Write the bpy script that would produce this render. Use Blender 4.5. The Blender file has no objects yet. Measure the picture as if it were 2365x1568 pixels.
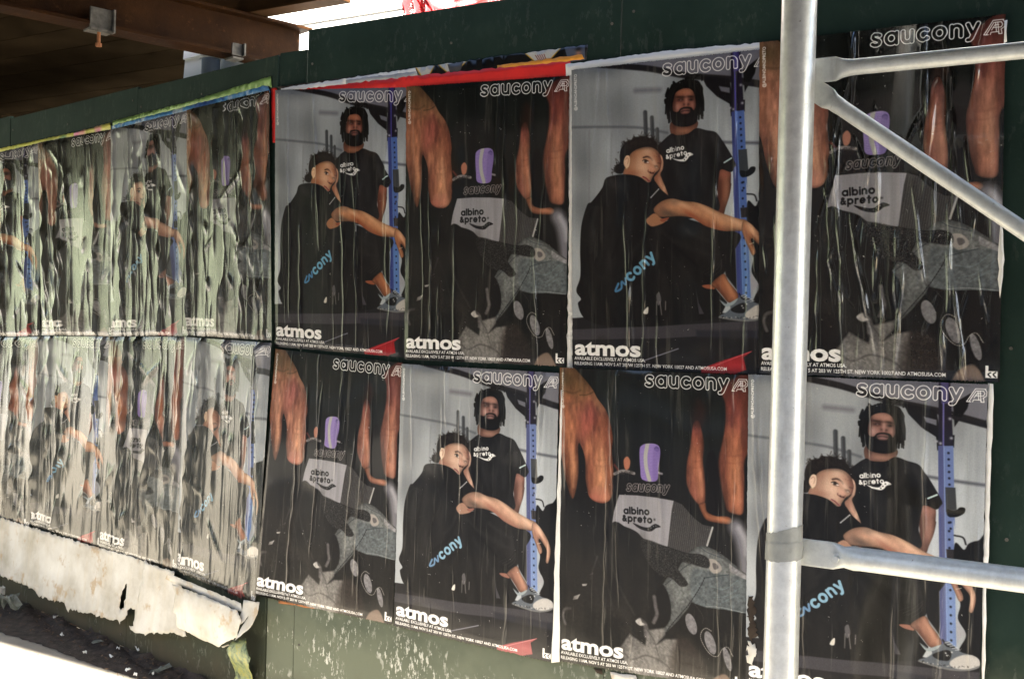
import bpy, bmesh, math, random
import numpy as np
from mathutils import Vector, Matrix
from mathutils.geometry import delaunay_2d_cdt

S = bpy.context.scene
COL = S.collection
random.seed(4)
# ---------------------------------------------------------------- camera
EYE = 1.40                                   # eye height above the pavement
FPX, PITCH, ROLL = 2507.5, -0.01037, 0.02565 # focal length in pixels of a 2365 px wide picture
cam = bpy.data.cameras.new('camera'); cam.sensor_width = 36; cam.lens = 36*FPX/2365
cam.clip_start = .05; cam.clip_end = 500
camo = bpy.data.objects.new('camera', cam); COL.objects.link(camo); S.camera = camo
fw = Vector((0, math.cos(PITCH), math.sin(PITCH))); up0 = Vector((0, -math.sin(PITCH), math.cos(PITCH))); rt0 = Vector((1, 0, 0))
rt = rt0*math.cos(ROLL)+up0*math.sin(ROLL); up = up0*math.cos(ROLL)-rt0*math.sin(ROLL)
camo.matrix_world = Matrix(((rt.x, up.x, -fw.x, 0), (rt.y, up.y, -fw.y, 0), (rt.z, up.z, -fw.z, EYE), (0, 0, 0, 1)))
# ---------------------------------------------------------------- sky, sun, exposure
SUN_EL = math.radians(35)
sun_h = Vector((.25, -.968, 0)).normalized()
sun_dir = sun_h*math.cos(SUN_EL)+Vector((0, 0, math.sin(SUN_EL)))
w = bpy.data.worlds.new('World'); S.world = w; w.use_nodes = True
nt = w.node_tree; bg = nt.nodes['Background']
sky = nt.nodes.new('ShaderNodeTexSky'); sky.sky_type = 'NISHITA'; sky.sun_disc = False
sky.sun_elevation = SUN_EL; sky.sun_rotation = math.atan2(sun_h.x, sun_h.y); sky.dust_density = 2.0
nt.links.new(sky.outputs[0], bg.inputs[0]); bg.inputs[1].default_value = .075
sl = bpy.data.lights.new('sun', 'SUN'); sl.energy = 5.0; sl.angle = math.radians(.6); sl.color = (1, .93, .81)
so = bpy.data.objects.new('sun', sl); COL.objects.link(so); so.location = (3, -8, 9)
so.rotation_euler = (-sun_dir).to_track_quat('-Z', 'Y').to_euler()
S.view_settings.view_transform = 'Standard'; S.view_settings.look = 'None'; S.view_settings.gamma = 1
S.view_settings.exposure = 3.5; S.view_settings.use_curve_mapping = False
S.render.engine = 'CYCLES'; S.cycles.use_denoising = True; S.cycles.max_bounces = 8; S.cycles.diffuse_bounces = 5
S.cycles.sample_clamp_indirect = 6

# ---------------------------------------------------------------- the two hoarding planes
CORNER = np.array([-.8673, 3.9213, EYE]); YR, YL = .5387, .7282
dR = np.array([math.cos(YR), -math.sin(YR), 0]); nR = np.array([-math.sin(YR), -math.cos(YR), 0])
dL = np.array([-math.cos(YL), math.sin(YL), 0]); nL = np.array([-math.sin(YL), -math.cos(YL), 0])
Z = np.array([0, 0, 1.])
def ray(x, y):
    X = (x-1182.5)/FPX; U = -(y-784)/FPX
    v = fw+rt*X+up*U; return np.array(v)
class Wall:
    def __init__(s, d, n): s.d, s.n = d, n
    def hit(s, x, y, off=0):
        r = ray(x, y); e = np.array([0, 0, EYE]); o = CORNER+s.n*off
        P = e+r*(((o-e)@s.n)/(r@s.n)); return np.array([(P-CORNER)@s.d, P[2]-EYE])
    def at(s, q, off=0):            # q: (along, height relative to the eye)
        return CORNER+s.d*q[0]+Z*q[1]+s.n*off
WR, WL = Wall(dR, nR), Wall(dL, nL)
def on_ground(x, y, z=0.0):
    r = ray(x, y); return np.array([0, 0, EYE])+r*((z-EYE)/r[2])

# ---------------------------------------------------------------- object helpers
def tag(o, label=None, cat=None, group=None, kind=None):
    if label: o['label'] = label
    if cat: o['category'] = cat
    if group: o['group'] = group
    if kind: o['kind'] = kind
    return o
def link(name, me, mat=None, parent=None):
    o = bpy.data.objects.new(name, me); COL.objects.link(o)
    if mat is not None and me is not None: me.materials.append(mat)
    if parent is not None: o.parent = parent; o.matrix_parent_inverse = parent.matrix_basis.inverted()
    return o
def empty(name, loc, label, cat, group=None):
    o = bpy.data.objects.new(name, None); COL.objects.link(o); o.location = loc; o.empty_display_size = .1
    return tag(o, label, cat, group)
def mesh(verts, faces, smooth=False):
    me = bpy.data.meshes.new('m'); me.from_pydata([tuple(map(float, v)) for v in verts], [], [tuple(f) for f in faces])
    if smooth: me.polygons.foreach_set('use_smooth', [True]*len(me.polygons))
    me.update(); return me
class MB:
    """collects shapes for one mesh"""
    def __init__(s): s.v, s.f = [], []
    def add(s, v, f):
        n = len(s.v); s.v += [tuple(map(float, p)) for p in v]; s.f += [tuple(i+n for i in q) for q in f]; return s
    def box(s, c, ax, ay, az, hx, hy, hz, ch=0.0):
        c, ax, ay, az = map(np.asarray, (c, ax, ay, az))
        if not ch:
            P = [c+ax*hx*i+ay*hy*j+az*hz*k for k in (-1, 1) for j in (-1, 1) for i in (-1, 1)]
            return s.add(P, [(0, 2, 3, 1), (4, 5, 7, 6), (0, 1, 5, 4), (2, 6, 7, 3), (0, 4, 6, 2), (1, 3, 7, 5)])
        bm = bmesh.new(); bmesh.ops.create_cube(bm, size=2)
        for v in bm.verts: v.co = Vector((v.co.x*hx, v.co.y*hy, v.co.z*hz))
        bmesh.ops.bevel(bm, geom=bm.edges[:], offset=ch, segments=2, affect='EDGES', profile=.6)
        bm.verts.index_update()
        s.add([c+ax*v.co.x+ay*v.co.y+az*v.co.z for v in bm.verts], [[v.index for v in f.verts] for f in bm.faces]); bm.free(); return s
    def tube(s, pts, rad, n=16, sy=None, cap=True):
        """rad: radius or list; sy: list of vertical squash factors"""
        pts = [np.asarray(p, float) for p in pts]; k = len(pts)
        rad = [rad]*k if np.isscalar(rad) else rad
        base = len(s.v); ring = []
        for i, p in enumerate(pts):
            t = pts[min(i+1, k-1)]-pts[max(i-1, 0)]; t = t/np.linalg.norm(t)
            ref = Z if abs(t[2]) < .95 else np.array([1., 0, 0])
            a = np.cross(ref, t); a /= np.linalg.norm(a); b = np.cross(t, a)
            ra, rb = (rad[i], rad[i]) if np.isscalar(rad[i]) else rad[i]
            ring.append([p+a*ra*math.cos(2*math.pi*j/n)+b*rb*math.sin(2*math.pi*j/n) for j in range(n)])
        v = [q for r in ring for q in r]; f = []
        for i in range(k-1):
            for j in range(n):
                f.append((i*n+j, i*n+(j+1) % n, (i+1)*n+(j+1) % n, (i+1)*n+j))
        if cap: f.append(tuple(range(n))[::-1]); f.append(tuple((k-1)*n+j for j in range(n)))
        return s.add(v, f)
    def build(s, name, mat, parent=None, smooth=False, bevel=0):
        o = link(name, mesh(s.v, s.f, smooth), mat, parent)
        if smooth: o.data.set_sharp_from_angle(angle=math.radians(40))
        return o

# ---------------------------------------------------------------- materials
def new_mat(name):
    m = bpy.data.materials.new(name); m.use_nodes = True
    return m, m.node_tree, m.node_tree.nodes['Principled BSDF']
def N(nt, t, **kw):
    n = nt.nodes.new(t)
    for k, v in kw.items():
        if k in n.inputs.keys() if isinstance(k, str) else False: n.inputs[k].default_value = v
        else: setattr(n, k, v)
    return n
def ramp(nt, fac, stops):
    r = nt.nodes.new('ShaderNodeValToRGB'); e = r.color_ramp.elements
    while len(e) < len(stops): e.new(.5)
    for i, (p, c) in enumerate(stops): e[i].position = p; e[i].color = (*c, 1) if len(c) == 3 else c
    nt.links.new(fac, r.inputs[0]); return r.outputs[0]
def mixc(nt, fac, a, b, mode='MIX'):
    m = nt.nodes.new('ShaderNodeMix'); m.data_type = 'RGBA'; m.blend_type = mode
    for sock, val in ((m.inputs[0], fac), (m.inputs[6], a), (m.inputs[7], b)):
        if hasattr(val, 'is_output'): nt.links.new(val, sock)
        else: sock.default_value = val if np.isscalar(val) else (*val, 1)
    return m.outputs[2]
def mth(nt, op, a, b=0.0, clamp=False):
    m = nt.nodes.new('ShaderNodeMath'); m.operation = op; m.use_clamp = clamp
    for i, val in enumerate((a, b)):
        if hasattr(val, 'is_output'): nt.links.new(val, m.inputs[i])
        else: m.inputs[i].default_value = val
    return m.outputs[0]
def noise(nt, vec, scale, detail=4, rough=.6, dist=0.0):
    n = nt.nodes.new('ShaderNodeTexNoise'); n.inputs['Scale'].default_value = scale; n.inputs['Detail'].default_value = detail
    n.inputs['Roughness'].default_value = rough; n.inputs['Distortion'].default_value = dist
    nt.links.new(vec, n.inputs['Vector']); return n.outputs['Fac']
def coords(nt, kind='Object', scale=(1, 1, 1), rnd=True):
    tc = nt.nodes.new('ShaderNodeTexCoord'); mp = nt.nodes.new('ShaderNodeMapping'); mp.inputs['Scale'].default_value = scale
    nt.links.new(tc.outputs[kind], mp.inputs['Vector'])
    if rnd:
        oi = nt.nodes.new('ShaderNodeObjectInfo'); vm = nt.nodes.new('ShaderNodeVectorMath'); vm.operation = 'SCALE'
        vm.inputs[0].default_value = (17, 9, 5); nt.links.new(oi.outputs['Random'], vm.inputs['Scale']); nt.links.new(vm.outputs[0], mp.inputs['Location'])
    return mp.outputs[0]
def bump(nt, p, h, strength, dist):
    b = nt.nodes.new('ShaderNodeBump'); b.inputs['Strength'].default_value = strength; b.inputs['Distance'].default_value = dist
    nt.links.new(h, b.inputs['Height']); nt.links.new(b.outputs[0], p.inputs['Normal']); return b
def plain(name, col, rough=.6, var=.25, scale=8, metal=0.0, spec=.4, stretch=(1, 1, 1), bmp=.1, bscale=60, dark=None):
    m, nt, p = new_mat(name); v = coords(nt, 'Object', stretch)
    f = noise(nt, v, scale, 5, .65)
    lo = dark or tuple(c*(1-var) for c in col); hi = tuple(min(1, c*(1+var)) for c in col)
    nt.links.new(ramp(nt, f, [(.3, lo), (.7, hi)]), p.inputs['Base Color'])
    p.inputs['Roughness'].default_value = rough; p.inputs['Metallic'].default_value = metal; p.inputs['Specular IOR Level'].default_value = spec
    if bmp: bump(nt, p, noise(nt, v, bscale, 4, .6), bmp, .004)
    return m
def poster_mat(name, img, rough, spec, haze, fine, coat=0.0, film=0.0):
    m, nt, p = new_mat(name)
    tc = nt.nodes.new('ShaderNodeTexCoord'); it = nt.nodes.new('ShaderNodeTexImage'); it.image = img; it.extension = 'EXTEND'; it.interpolation = 'Cubic'
    nt.links.new(tc.outputs['UV'], it.inputs[0])
    vs = coords(nt, 'UV', (26, 2.2, 1)); vf = coords(nt, 'UV', (120, 9, 1)); vi = coords(nt, 'UV', (.61, .914, 1))
    st = noise(nt, vs, 1, 5, .62, .4)                      # runs of dried paste
    base = mixc(nt, mth(nt, 'MULTIPLY', ramp(nt, st, [(.58, (0, 0, 0)), (.74, (1, 1, 1))]), haze), it.outputs[0], (.36, .34, .27))
    if film: base = mixc(nt, mth(nt, 'ADD', mth(nt, 'MULTIPLY', noise(nt, vi, 4, 4), .4), film-.2), base, (.115, .125, .090))     # glare over the print, painted in as a grey-green film
    wear = noise(nt, vi, 75, 3, .8); patch = noise(nt, vi, 5, 3, .6)
    fl = mth(nt, 'MULTIPLY', ramp(nt, wear, [(.695, (0, 0, 0)), (.715, (1, 1, 1))]), ramp(nt, patch, [(.50, (0, 0, 0)), (.62, (1, 1, 1))]))
    base = mixc(nt, mth(nt, 'MULTIPLY', fl, .75), base, (.62, .60, .55))          # scuffed ink
    oi = nt.nodes.new('ShaderNodeObjectInfo'); hs = nt.nodes.new('ShaderNodeHueSaturation'); nt.links.new(base, hs.inputs['Color'])
    nt.links.new(mth(nt, 'ADD', mth(nt, 'MULTIPLY', oi.outputs['Random'], .22), .92), hs.inputs['Value']); nt.links.new(mth(nt, 'SUBTRACT', 1.0, mth(nt, 'MULTIPLY', oi.outputs['Random'], .25)), hs.inputs['Saturation'])
    nt.links.new(hs.outputs[0], p.inputs['Base Color'])
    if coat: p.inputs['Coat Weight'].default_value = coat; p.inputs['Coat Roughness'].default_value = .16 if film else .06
    nt.links.new(mth(nt, 'ADD', mth(nt, 'MULTIPLY', noise(nt, vs, 2.3, 3), .22), rough-.08), p.inputs['Roughness'])
    p.inputs['Specular IOR Level'].default_value = spec
    h = mth(nt, 'ADD', noise(nt, vf, 1, 3, .6, .6), mth(nt, 'MULTIPLY', noise(nt, vi, 220, 2), .12))
    bump(nt, p, h, fine, .004)
    return m

# ---------------------------------------------------------------- printed artwork (painted in code)
def hom(src, dst):
    A = []
    for (x, y), (u, v) in zip(src, dst):
        A += [[x, y, 1, 0, 0, 0, -u*x, -u*y, -u], [0, 0, 0, x, y, 1, -v*x, -v*y, -v]]
    return np.linalg.svd(np.array(A, float))[2][-1].reshape(3, 3)

def apply_h(H, p):
    p = np.asarray(p, float).reshape(-1, 2)
    q = np.c_[p, np.ones(len(p))] @ H.T
    return q[:, :2] / q[:, 2:]

SQ = [(0, 0), (1, 0), (1, 1), (0, 1)]
HA = hom([(987, 887), (1370, 910), (1354, 1612), (967, 1524)], SQ)
HB = hom([(1369, 897), (1831, 911), (1826, 1676), (1373, 1608)], SQ)
def frame(H, ox, oy, s):
    return lambda *p: apply_h(H, np.array(p, float).reshape(-1, 2) / s + (ox, oy))
a1 = frame(HA, 950, 880, 4.9)
a2 = frame(HA, 950, 1180, 3.287)
b1 = frame(HB, 1350, 880, 4.127)
b2 = frame(HB, 1350, 1240, 3.76)
uv = lambda *p: np.array(p, float).reshape(-1, 2)

def vnoise(h, w, cy, cx, rng, octaves=3):
    out = np.zeros((h, w)); amp = 1.0; tot = 0
    for o in range(octaves):
        ny, nx = max(2, int(cy*2**o)), max(2, int(cx*2**o))
        g = rng.random((ny+2, nx+2))
        y = np.linspace(0, ny, h); x = np.linspace(0, nx, w)
        yi = y.astype(int).clip(0, ny); xi = x.astype(int).clip(0, nx)
        fy = (y-yi)[:, None]; fx = (x-xi)[None, :]
        fy = fy*fy*(3-2*fy); fx = fx*fx*(3-2*fx)
        a = g[yi][:, xi]; b = g[yi][:, xi+1]; c = g[yi+1][:, xi]; d = g[yi+1][:, xi+1]
        out += amp*((a*(1-fx)+b*fx)*(1-fy)+(c*(1-fx)+d*fx)*fy); tot += amp; amp *= .55
    return out/tot

class Canvas:
    def __init__(s, w, h, seed):
        s.w, s.h = w, h; s.c = np.zeros((h, w, 3)); s.rng = np.random.default_rng(seed)
    def px(s, p):
        return np.asarray(p, float).reshape(-1, 2) * (s.w, s.h)
    def curve(s, p, closed, n=8):
        p = np.asarray(p); k = len(p)
        if closed: q = np.vstack([p[-1], p, p[0], p[1]]); segs = k
        else: q = np.vstack([2*p[0]-p[1], p, 2*p[-1]-p[-2]]); segs = k-1
        t = np.linspace(0, 1, n, endpoint=False)[:, None]
        out = [.5*(2*q[i+1]+(q[i+2]-q[i])*t+(2*q[i]-5*q[i+1]+4*q[i+2]-q[i+3])*t**2+(3*q[i+1]-q[i]-3*q[i+2]+q[i+3])*t**3) for i in range(segs)]
        if not closed: out.append(p[-1:])
        return np.vstack(out)
    def box(s, p, pad):
        x0, y0 = np.floor(p.min(0)-pad).astype(int); x1, y1 = np.ceil(p.max(0)+pad).astype(int)+1
        x0, x1 = np.clip([x0, x1], 0, s.w); y0, y1 = np.clip([y0, y1], 0, s.h)
        return x0, x1, y0, y1
    def dist(s, p, closed, pad):
        x0, x1, y0, y1 = s.box(p, pad)
        Y, X = np.mgrid[y0:y1, x0:x1].astype(np.float32)+np.float32(.5)
        D = np.full(X.shape, 1e9, np.float32); ins = np.zeros(X.shape, bool)
        n = len(p)
        for i in range(n if closed else n-1):
            a = p[i]; b = p[(i+1) % n]; e = b-a; L = float(e@e)+1e-9
            t = (((X-a[0])*e[0]+(Y-a[1])*e[1])/L).clip(0, 1)
            D = np.minimum(D, (X-a[0]-t*e[0])**2+(Y-a[1]-t*e[1])**2)
            if closed and a[1] != b[1]:
                ins ^= ((a[1] > Y) != (b[1] > Y)) & (X < e[0]*(Y-a[1])/(b[1]-a[1])+a[0])
        D = np.sqrt(D)
        return (np.where(ins, -D, D) if closed else D), (slice(y0, y1), slice(x0, x1))
    def put(s, m, sl, col, clip=None):
        if clip is not None: m = m*clip[sl]
        s.c[sl] = s.c[sl]*(1-m[..., None])+np.asarray(col)*m[..., None]
    def mask(s, m, sl):
        full = np.zeros((s.h, s.w), np.float32); full[sl] = m; return full
    def poly(s, p, col, blur=1.2, a=1.0, smooth=True, tex=0.0, clip=None, rim=None, mot=0.0):
        p = s.px(p)
        if smooth: p = s.curve(p, True)
        d, sl = s.dist(p, True, blur+2)
        if d.size == 0: return np.zeros((s.h, s.w), np.float32)
        m = np.clip(.5-d/(2*blur), 0, 1)
        m = m*m*(3-2*m)*a
        c = np.asarray(col, float)
        if tex: c = c*(1+tex*(s.rng.random(d.shape)[..., None]-.5)*2)
        if mot: c = c*(1+mot*2*(vnoise(*d.shape, max(2, d.shape[0]/26), max(2, d.shape[1]/14), s.rng, 4)-.5)[..., None])
        if rim: c = c*(1-rim[1]*np.exp(np.minimum(d, 0)/rim[0]))[..., None]*np.array((1, 1, 1))
        s.put(m, sl, c, clip)
        return s.mask(m, sl)
    def line(s, p, wd, col, blur=1.0, a=1.0, smooth=True, clip=None, wd2=None):
        p = s.px(p)
        if smooth and len(p) > 2: p = s.curve(p, False)
        d, sl = s.dist(p, False, wd+blur+2)
        if d.size == 0: return
        m = np.clip(.5-(d-wd/2)/(2*blur), 0, 1)*a
        s.put(m, sl, col, clip)
    def blob(s, c, rx, ry, col, a=1.0, ang=0, clip=None, hard=1.0):
        c = s.px(c)[0]; r = max(rx, ry)*2.2
        x0, x1, y0, y1 = s.box(np.array([c]), r)
        Y, X = np.mgrid[y0:y1, x0:x1]+.5
        ca, sa = math.cos(ang), math.sin(ang)
        u = ((X-c[0])*ca+(Y-c[1])*sa)/rx; v = (-(X-c[0])*sa+(Y-c[1])*ca)/ry
        m = np.exp(-(u*u+v*v)**hard)*a
        s.put(m, (slice(y0, y1), slice(x0, x1)), col, clip)
    def strokes(s, lines, wd, col, outline=None, a=1.0):
        """lines: pixel polylines sharing one distance field; outline=(thickness) draws only the contour"""
        allp = np.vstack(lines); x0, x1, y0, y1 = s.box(allp, wd+4)
        D = np.full((y1-y0, x1-x0), 1e9, np.float32)
        Y, X = np.mgrid[y0:y1, x0:x1].astype(np.float32)+np.float32(.5)
        for p in lines:
            for i in range(len(p)-1):
                q = p[i]; e = p[i+1]-p[i]; L = float(e@e)+1e-9
                t = (((X-q[0])*e[0]+(Y-q[1])*e[1])/L).clip(0, 1)
                D = np.minimum(D, (X-q[0]-t*e[0])**2+(Y-q[1]-t*e[1])**2)
        D = np.sqrt(D)
        m = np.clip(.5-(D-wd/2), 0, 1) if outline is None else np.clip(.5-(np.abs(D-wd/2)-outline/2), 0, 1)
        s.put(m*a, (slice(y0, y1), slice(x0, x1)), col)

def arc(cx, cy, r, d0, d1, n=14, ry=None):
    t = np.radians(np.linspace(d0, d1, n)); return np.c_[cx+r*np.cos(t), cy+(ry or r)*np.sin(t)]
V = lambda *p: np.array(p, float).reshape(-1, 2)
GLYPH = {   # centre lines, x height = 1
 'o': ([arc(.5, .5, .5, 0, 360, 28)], 1.0), 'a': ([arc(.5, .5, .5, 0, 360, 28), V(1, 0, 1, 1)], 1.0),
 'c': ([arc(.5, .5, .5, 48, 312, 22)], .84), 'e': ([arc(.5, .5, .5, 0, 318, 26), V(0, .5, 1, .5)], 1.0),
 'u': ([np.vstack([V(0, 1), arc(.42, .42, .42, 180, 360, 14)]), V(.84, 1, .84, 0)], .84),
 'n': ([np.vstack([arc(.42, .58, .42, 180, 0, 14), V(.84, 0)]), V(0, 0, 0, 1)], .84),
 'm': ([V(0, 0, 0, 1), np.vstack([arc(.34, .66, .34, 180, 0, 12), V(.68, 0)]), np.vstack([arc(1.02, .66, .34, 180, 0, 12), V(1.36, 0)])], 1.36),
 's': ([V(.72, .9, .55, .99, .3, 1.0, .12, .9, .08, .73, .2, .58, .42, .5, .63, .42, .72, .26, .65, .09, .45, 0, .22, .01, .02, .12)], .74),
 'y': ([V(0, 1, .45, .02), V(.9, 1, .45, .02, .3, -.28, .18, -.4, .0, -.42)], .9),
 'l': ([V(0, 0, 0, 1.5)], .0), 'i': ([V(0, 0, 0, 1), V(0, 1.42, 0, 1.45)], .0),
 'b': ([arc(.5, .5, .5, 0, 360, 28), V(0, 0, 0, 1.5)], 1.0), 'p': ([arc(.5, .5, .5, 0, 360, 28), V(0, 1, 0, -.5)], 1.0),
 'r': ([V(0, 0, 0, 1), arc(.42, .55, .42, 180, 75, 8)], .48), 't': ([V(.2, 1.4, .2, 0), V(-.05, 1, .5, 1)], .45),
 '&': ([V(.95, .0, .25, .9, .22, 1.15, .42, 1.3, .62, 1.15, .55, .9, .12, .5, .05, .25, .2, .03, .45, 0, .7, .18, .9, .55)], .95),
}
def word(cv, text, org, xdir, xh, wd, col, gap=.42, outline=None, slant=0.0, each=True, fit=None, aspect=1.0):
    """org: uv of the baseline start; xdir: uv end of the baseline direction; xh: x height in pixels"""
    o = cv.px(org)[0]; e = cv.px(xdir)[0]-o; L = np.hypot(*e); e = e/L; n = np.array([e[1], -e[0]])
    adv = 0; items = []
    for ch in text:
        if ch == ' ': adv += .7; continue
        ls, w = GLYPH[ch]; items.append((ls, adv)); adv += w+gap
    adv -= gap
    sx = L/adv if fit else xh
    groups = []
    for ls, x in items:
        groups.append([o+((q[:, :1]+x)*sx+q[:, 1:]*slant*xh)*e+q[:, 1:]*xh*n for q in ls])
    if each:
        for g in groups: cv.strokes(g, wd, col, outline)
    else:
        cv.strokes([q for g in groups for q in g], wd, col, outline)

def text_tris(body, offset):
    c = bpy.data.curves.new('lettering', 'FONT'); c.body = body; c.offset = offset; c.resolution_u = 3
    o = bpy.data.objects.new('lettering', c); bpy.context.scene.collection.objects.link(o)
    me = o.evaluated_get(bpy.context.evaluated_depsgraph_get()).to_mesh()
    me.calc_loop_triangles()
    v = np.array([p.co[:2] for p in me.vertices]); t = np.array([q.vertices[:] for q in me.loop_triangles])
    bpy.data.objects.remove(o); bpy.data.curves.remove(c)
    return v, t
def text(cv, body, org, end, height, col, offset=.01, ss=3, a=1.0):
    """fit a line of type between two uv points, cap height in pixels"""
    v, t = text_tris(body, offset)
    lo, hi = v.min(0), v.max(0)
    o = cv.px(org)[0]; e = cv.px(end)[0]-o; L = np.hypot(*e); e = e/L; n = np.array([e[1], -e[0]])
    q = o+((v[:, :1]-lo[0])/(hi[0]-lo[0])*L)*e+(v[:, 1:]/.70*height)*n
    x0, x1, y0, y1 = cv.box(q, 2)
    w, h = (x1-x0)*ss, (y1-y0)*ss
    if w <= 0 or h <= 0: return
    M = np.zeros((h, w), bool); q = (q-(x0, y0))*ss
    for tri in t:
        A, B, C = q[tri]
        bx0 = max(int(min(A[0], B[0], C[0])), 0); bx1 = min(int(max(A[0], B[0], C[0]))+2, w)
        by0 = max(int(min(A[1], B[1], C[1])), 0); by1 = min(int(max(A[1], B[1], C[1]))+2, h)
        if bx1 <= bx0 or by1 <= by0: continue
        Y, X = np.mgrid[by0:by1, bx0:bx1]+.5
        f = lambda P, Q: (Q[0]-P[0])*(Y-P[1])-(Q[1]-P[1])*(X-P[0])
        d0, d1, d2 = f(A, B), f(B, C), f(C, A)
        M[by0:by1, bx0:bx1] |= ((d0 >= -.3) & (d1 >= -.3) & (d2 >= -.3)) | ((d0 <= .3) & (d1 <= .3) & (d2 <= .3))
    m = M.reshape(y1-y0, ss, x1-x0, ss).mean((1, 3))*a
    cv.put(m, (slice(y0, y1), slice(x0, x1)), col)

def smooth_noise_lines(cv, amt, cx, cy):
    return 1+amt*(vnoise(cv.h, cv.w, cy, cx, cv.rng, 4)-.5)*2

WHITE = (.93, .92, .91)
def common_type(cv):
    k = cv.w/640
    word(cv, 'saucony', uv(.487, .0475), uv(.9, .0475), 29*k, 11.0*k, WHITE, gap=.60, outline=2.6*k, fit=True)
    for q in ([(.922, .052), (.955, .014), (.993, .014)], [(.930, .052), (.958, .020), (.985, .020), (.990, .027), (.985, .034), (.955, .034)],
              [(.945, .052), (.948, .046), (.975, .046), (.977, .052)], [(.950, .040), (.962, .027), (.976, .027)], [(.922, .052), (.938, .052)], [(.964, .020), (.968, .046)],
              [(.984, .040), (.996, .034), (.998, .022), (.990, .014)], [(.972, .020), (.977, .052), (.988, .052), (.985, .040)]):
        cv.line(np.array(q), 2.2*k, WHITE, blur=.6, smooth=False)
    text(cv, '@ALBINOANDPRETO', uv(.030, .138), uv(.030, .016), 9.5*k, WHITE, .015)
    text(cv, 'atmos', uv(.014, .956), uv(.368, .956), 47*k, WHITE, .036)
    text(cv, 'AVAILABLE EXCLUSIVELY AT ATMOS USA.', uv(.012, .9735), uv(.392, .9735), 10*k, WHITE, .03)
    text(cv, 'RELEASING 11AM, NOV 5 AT 203 W 125TH ST. NEW YORK 10027 AND ATMOSUSA.COM', uv(.012, .9905), uv(.795, .9905), 10*k, WHITE, .03)
    cv.poly(uv(.946, .956, .958, .956, .958, .971, .992, .971, .992, .990, .946, .990), WHITE, .8, smooth=False)
    cv.line(uv(.966, .975, .957, .980, .966, .987), 3*k, (.05, .05, .05), .7)
    cv.line(uv(.985, .974, .976, .980, .985, .987), 3*k, (.05, .05, .05), .7)

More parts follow.
